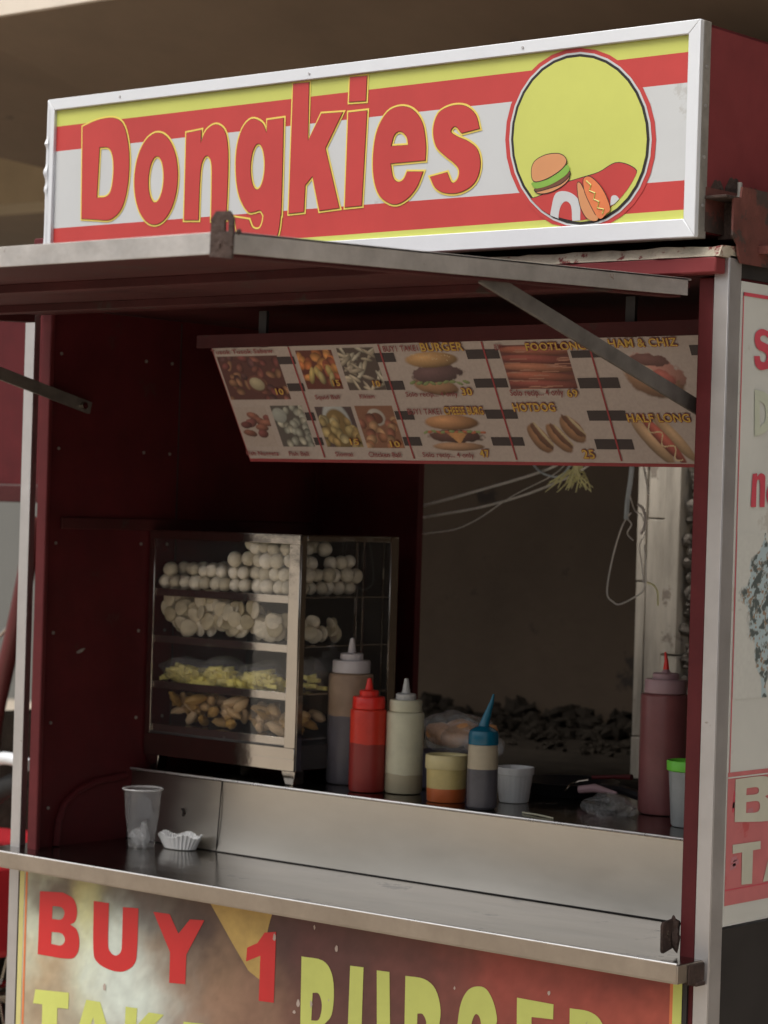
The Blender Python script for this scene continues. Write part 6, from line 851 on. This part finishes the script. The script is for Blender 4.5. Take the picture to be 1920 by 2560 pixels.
MB().tube(sm([(-.840, YW, 1.56), (-.862, YW, 1.53), (-.885, YW, 1.46), (-.897, YW, 1.385), (-.880, YW, 1.364), (-.862, YW, 1.360), (-.828, YW, 1.375), (-.800, YW, 1.396), (-.797, YW, 1.44), (-.803, YW, 1.49)]), .0016, n=6).build('loop', 'wire', lw)
MB().tube(sm([(-.822, YW, 1.578), (-.81, YW, 1.57), (-.802, YW, 1.55), (-.804, YW, 1.53), (-.812, YW, 1.515)]), .0032, n=6).build('taped_end', 'capw', lw)
MB().tube(sm([(-.845, YW, 1.60), (-.83, YW, 1.565), (-.812, YW, 1.555), (-.80, YW, 1.52), (-.815, YW, 1.49), (-.808, YW, 1.45), (-.80, YW, 1.40)]), .0013, n=6).build('loose_strand', 'wire', lw)
MB().tube(sm([(-.852, YW, 1.548), (-.838, YW, 1.535), (-.848, YW, 1.515), (-.832, YW, 1.50)]), .0015, n=6).build('kinked_strand', 'wire', lw)
MB().tube(sm([(-.792, YW, 1.41), (-.776, YW, 1.405), (-.765, YW, 1.39), (-.763, YW, 1.362)]), .0022, n=6).build('bare_end', 'rope', lw)

# ================================================================== LEFT BACKGROUND
ns = empty('market_stall', (-3.4, 1.2, 0), 'dark red sheet metal stall glimpsed left of the cart', 'stall')
MB().box(-4.3, -2.78, 1.0, 1.02, 1.59, 2.2).build('panel', 'maroon', ns)
MB().box(-4.3, -2.78, .985, 1.02, 1.542, 1.588).build('lower_rail', 'maroon_dull', ns, bevel=.003)
for x in (-4.25, -2.78): MB().box(x, x+.04, 1.03, 1.07, 0, 2.2).build('post', 'maroon', ns) if x < -4 else None
mc = empty('tricycle', (-3.1, 1.0, 0), 'red motor tricycle with curved tube frame and chrome trim behind the left post', 'tricycle')
MB().tube(sm([(-2.80, 1.0, 1.50), (-2.86, 1.0, 1.25), (-2.91, 1.0, 1.08), (-2.95, 1.0, .92), (-2.96, 1.0, .75), (-3.0, 1.0, .55)]), .024, n=12).build('canopy_tube', 'tube', mc)
MB().tube(sm([(-3.02, .99, 1.08), (-2.935, .99, 1.165), (-2.885, .99, 1.205)]), .005, n=8).build('mirror_arm', 'chrome', mc)
mb = MB(); mb.tube(sm([(-3.10, .93, .68), (-2.98, .93, .775), (-2.91, .93, .825), (-2.82, .93, .855), (-2.72, .93, .845)]), .017, n=10); mb.build('chrome_bar', 'alu_white', mc)
MB().tube(sm([(-3.08, .97, .60), (-2.96, .97, .70), (-2.88, .97, .76), (-2.8, .97, .79)]), .030, n=10).build('mudguard', 'tyre', mc)
MB().prism([(-3.5, .9, .34), (-2.86, .9, .30), (-2.82, .9, .42), (-2.84, .9, .58), (-3.0, .9, .60), (-3.5, .9, .58)], (0, .5, 0)).build('body', 'bodyred', mc, bevel=.03)
mb = MB(); mb.prism([(-3.2, .892, .375), (-2.86, .892, .355), (-2.86, .892, .372), (-3.2, .892, .392)], (0, .006, 0)); mb.prism([(-3.1, .892, .50), (-2.885, .892, .465), (-3.1, .892, .44)], (0, .006, 0)); mb.build('stripe', 'paper', mc)
for x in (-3.3, -2.92):
    mb = MB(); ring = [(x+.16*math.cos(a), 1.02, .20+.16*math.sin(a)) for a in [2*PI*k/28 for k in range(29)]]; mb.tube(ring, .035, n=10, cap=False); wq = mb.build('wheel', 'tyre', mc)
    mb = MB(); mb.tube([(x, .99, .20), (x, 1.05, .20)], .03, n=14)
    for k in range(10): a = k*PI/5; mb.tube([(x, 1.02, .20), (x+.13*math.cos(a), 1.02, .20+.13*math.sin(a))], .003, n=5)
    mb.build('rim', 'chrome', wq)
# street side: unseen building, added to block low sky light on the cart
tag(MB().box(-16, 16, -22, -19, 0, 4.2).build('building', 'grey', smooth=0, loc=(0, -20.5, 0)), 'unseen grey building added across the street to block low sky light', 'building')
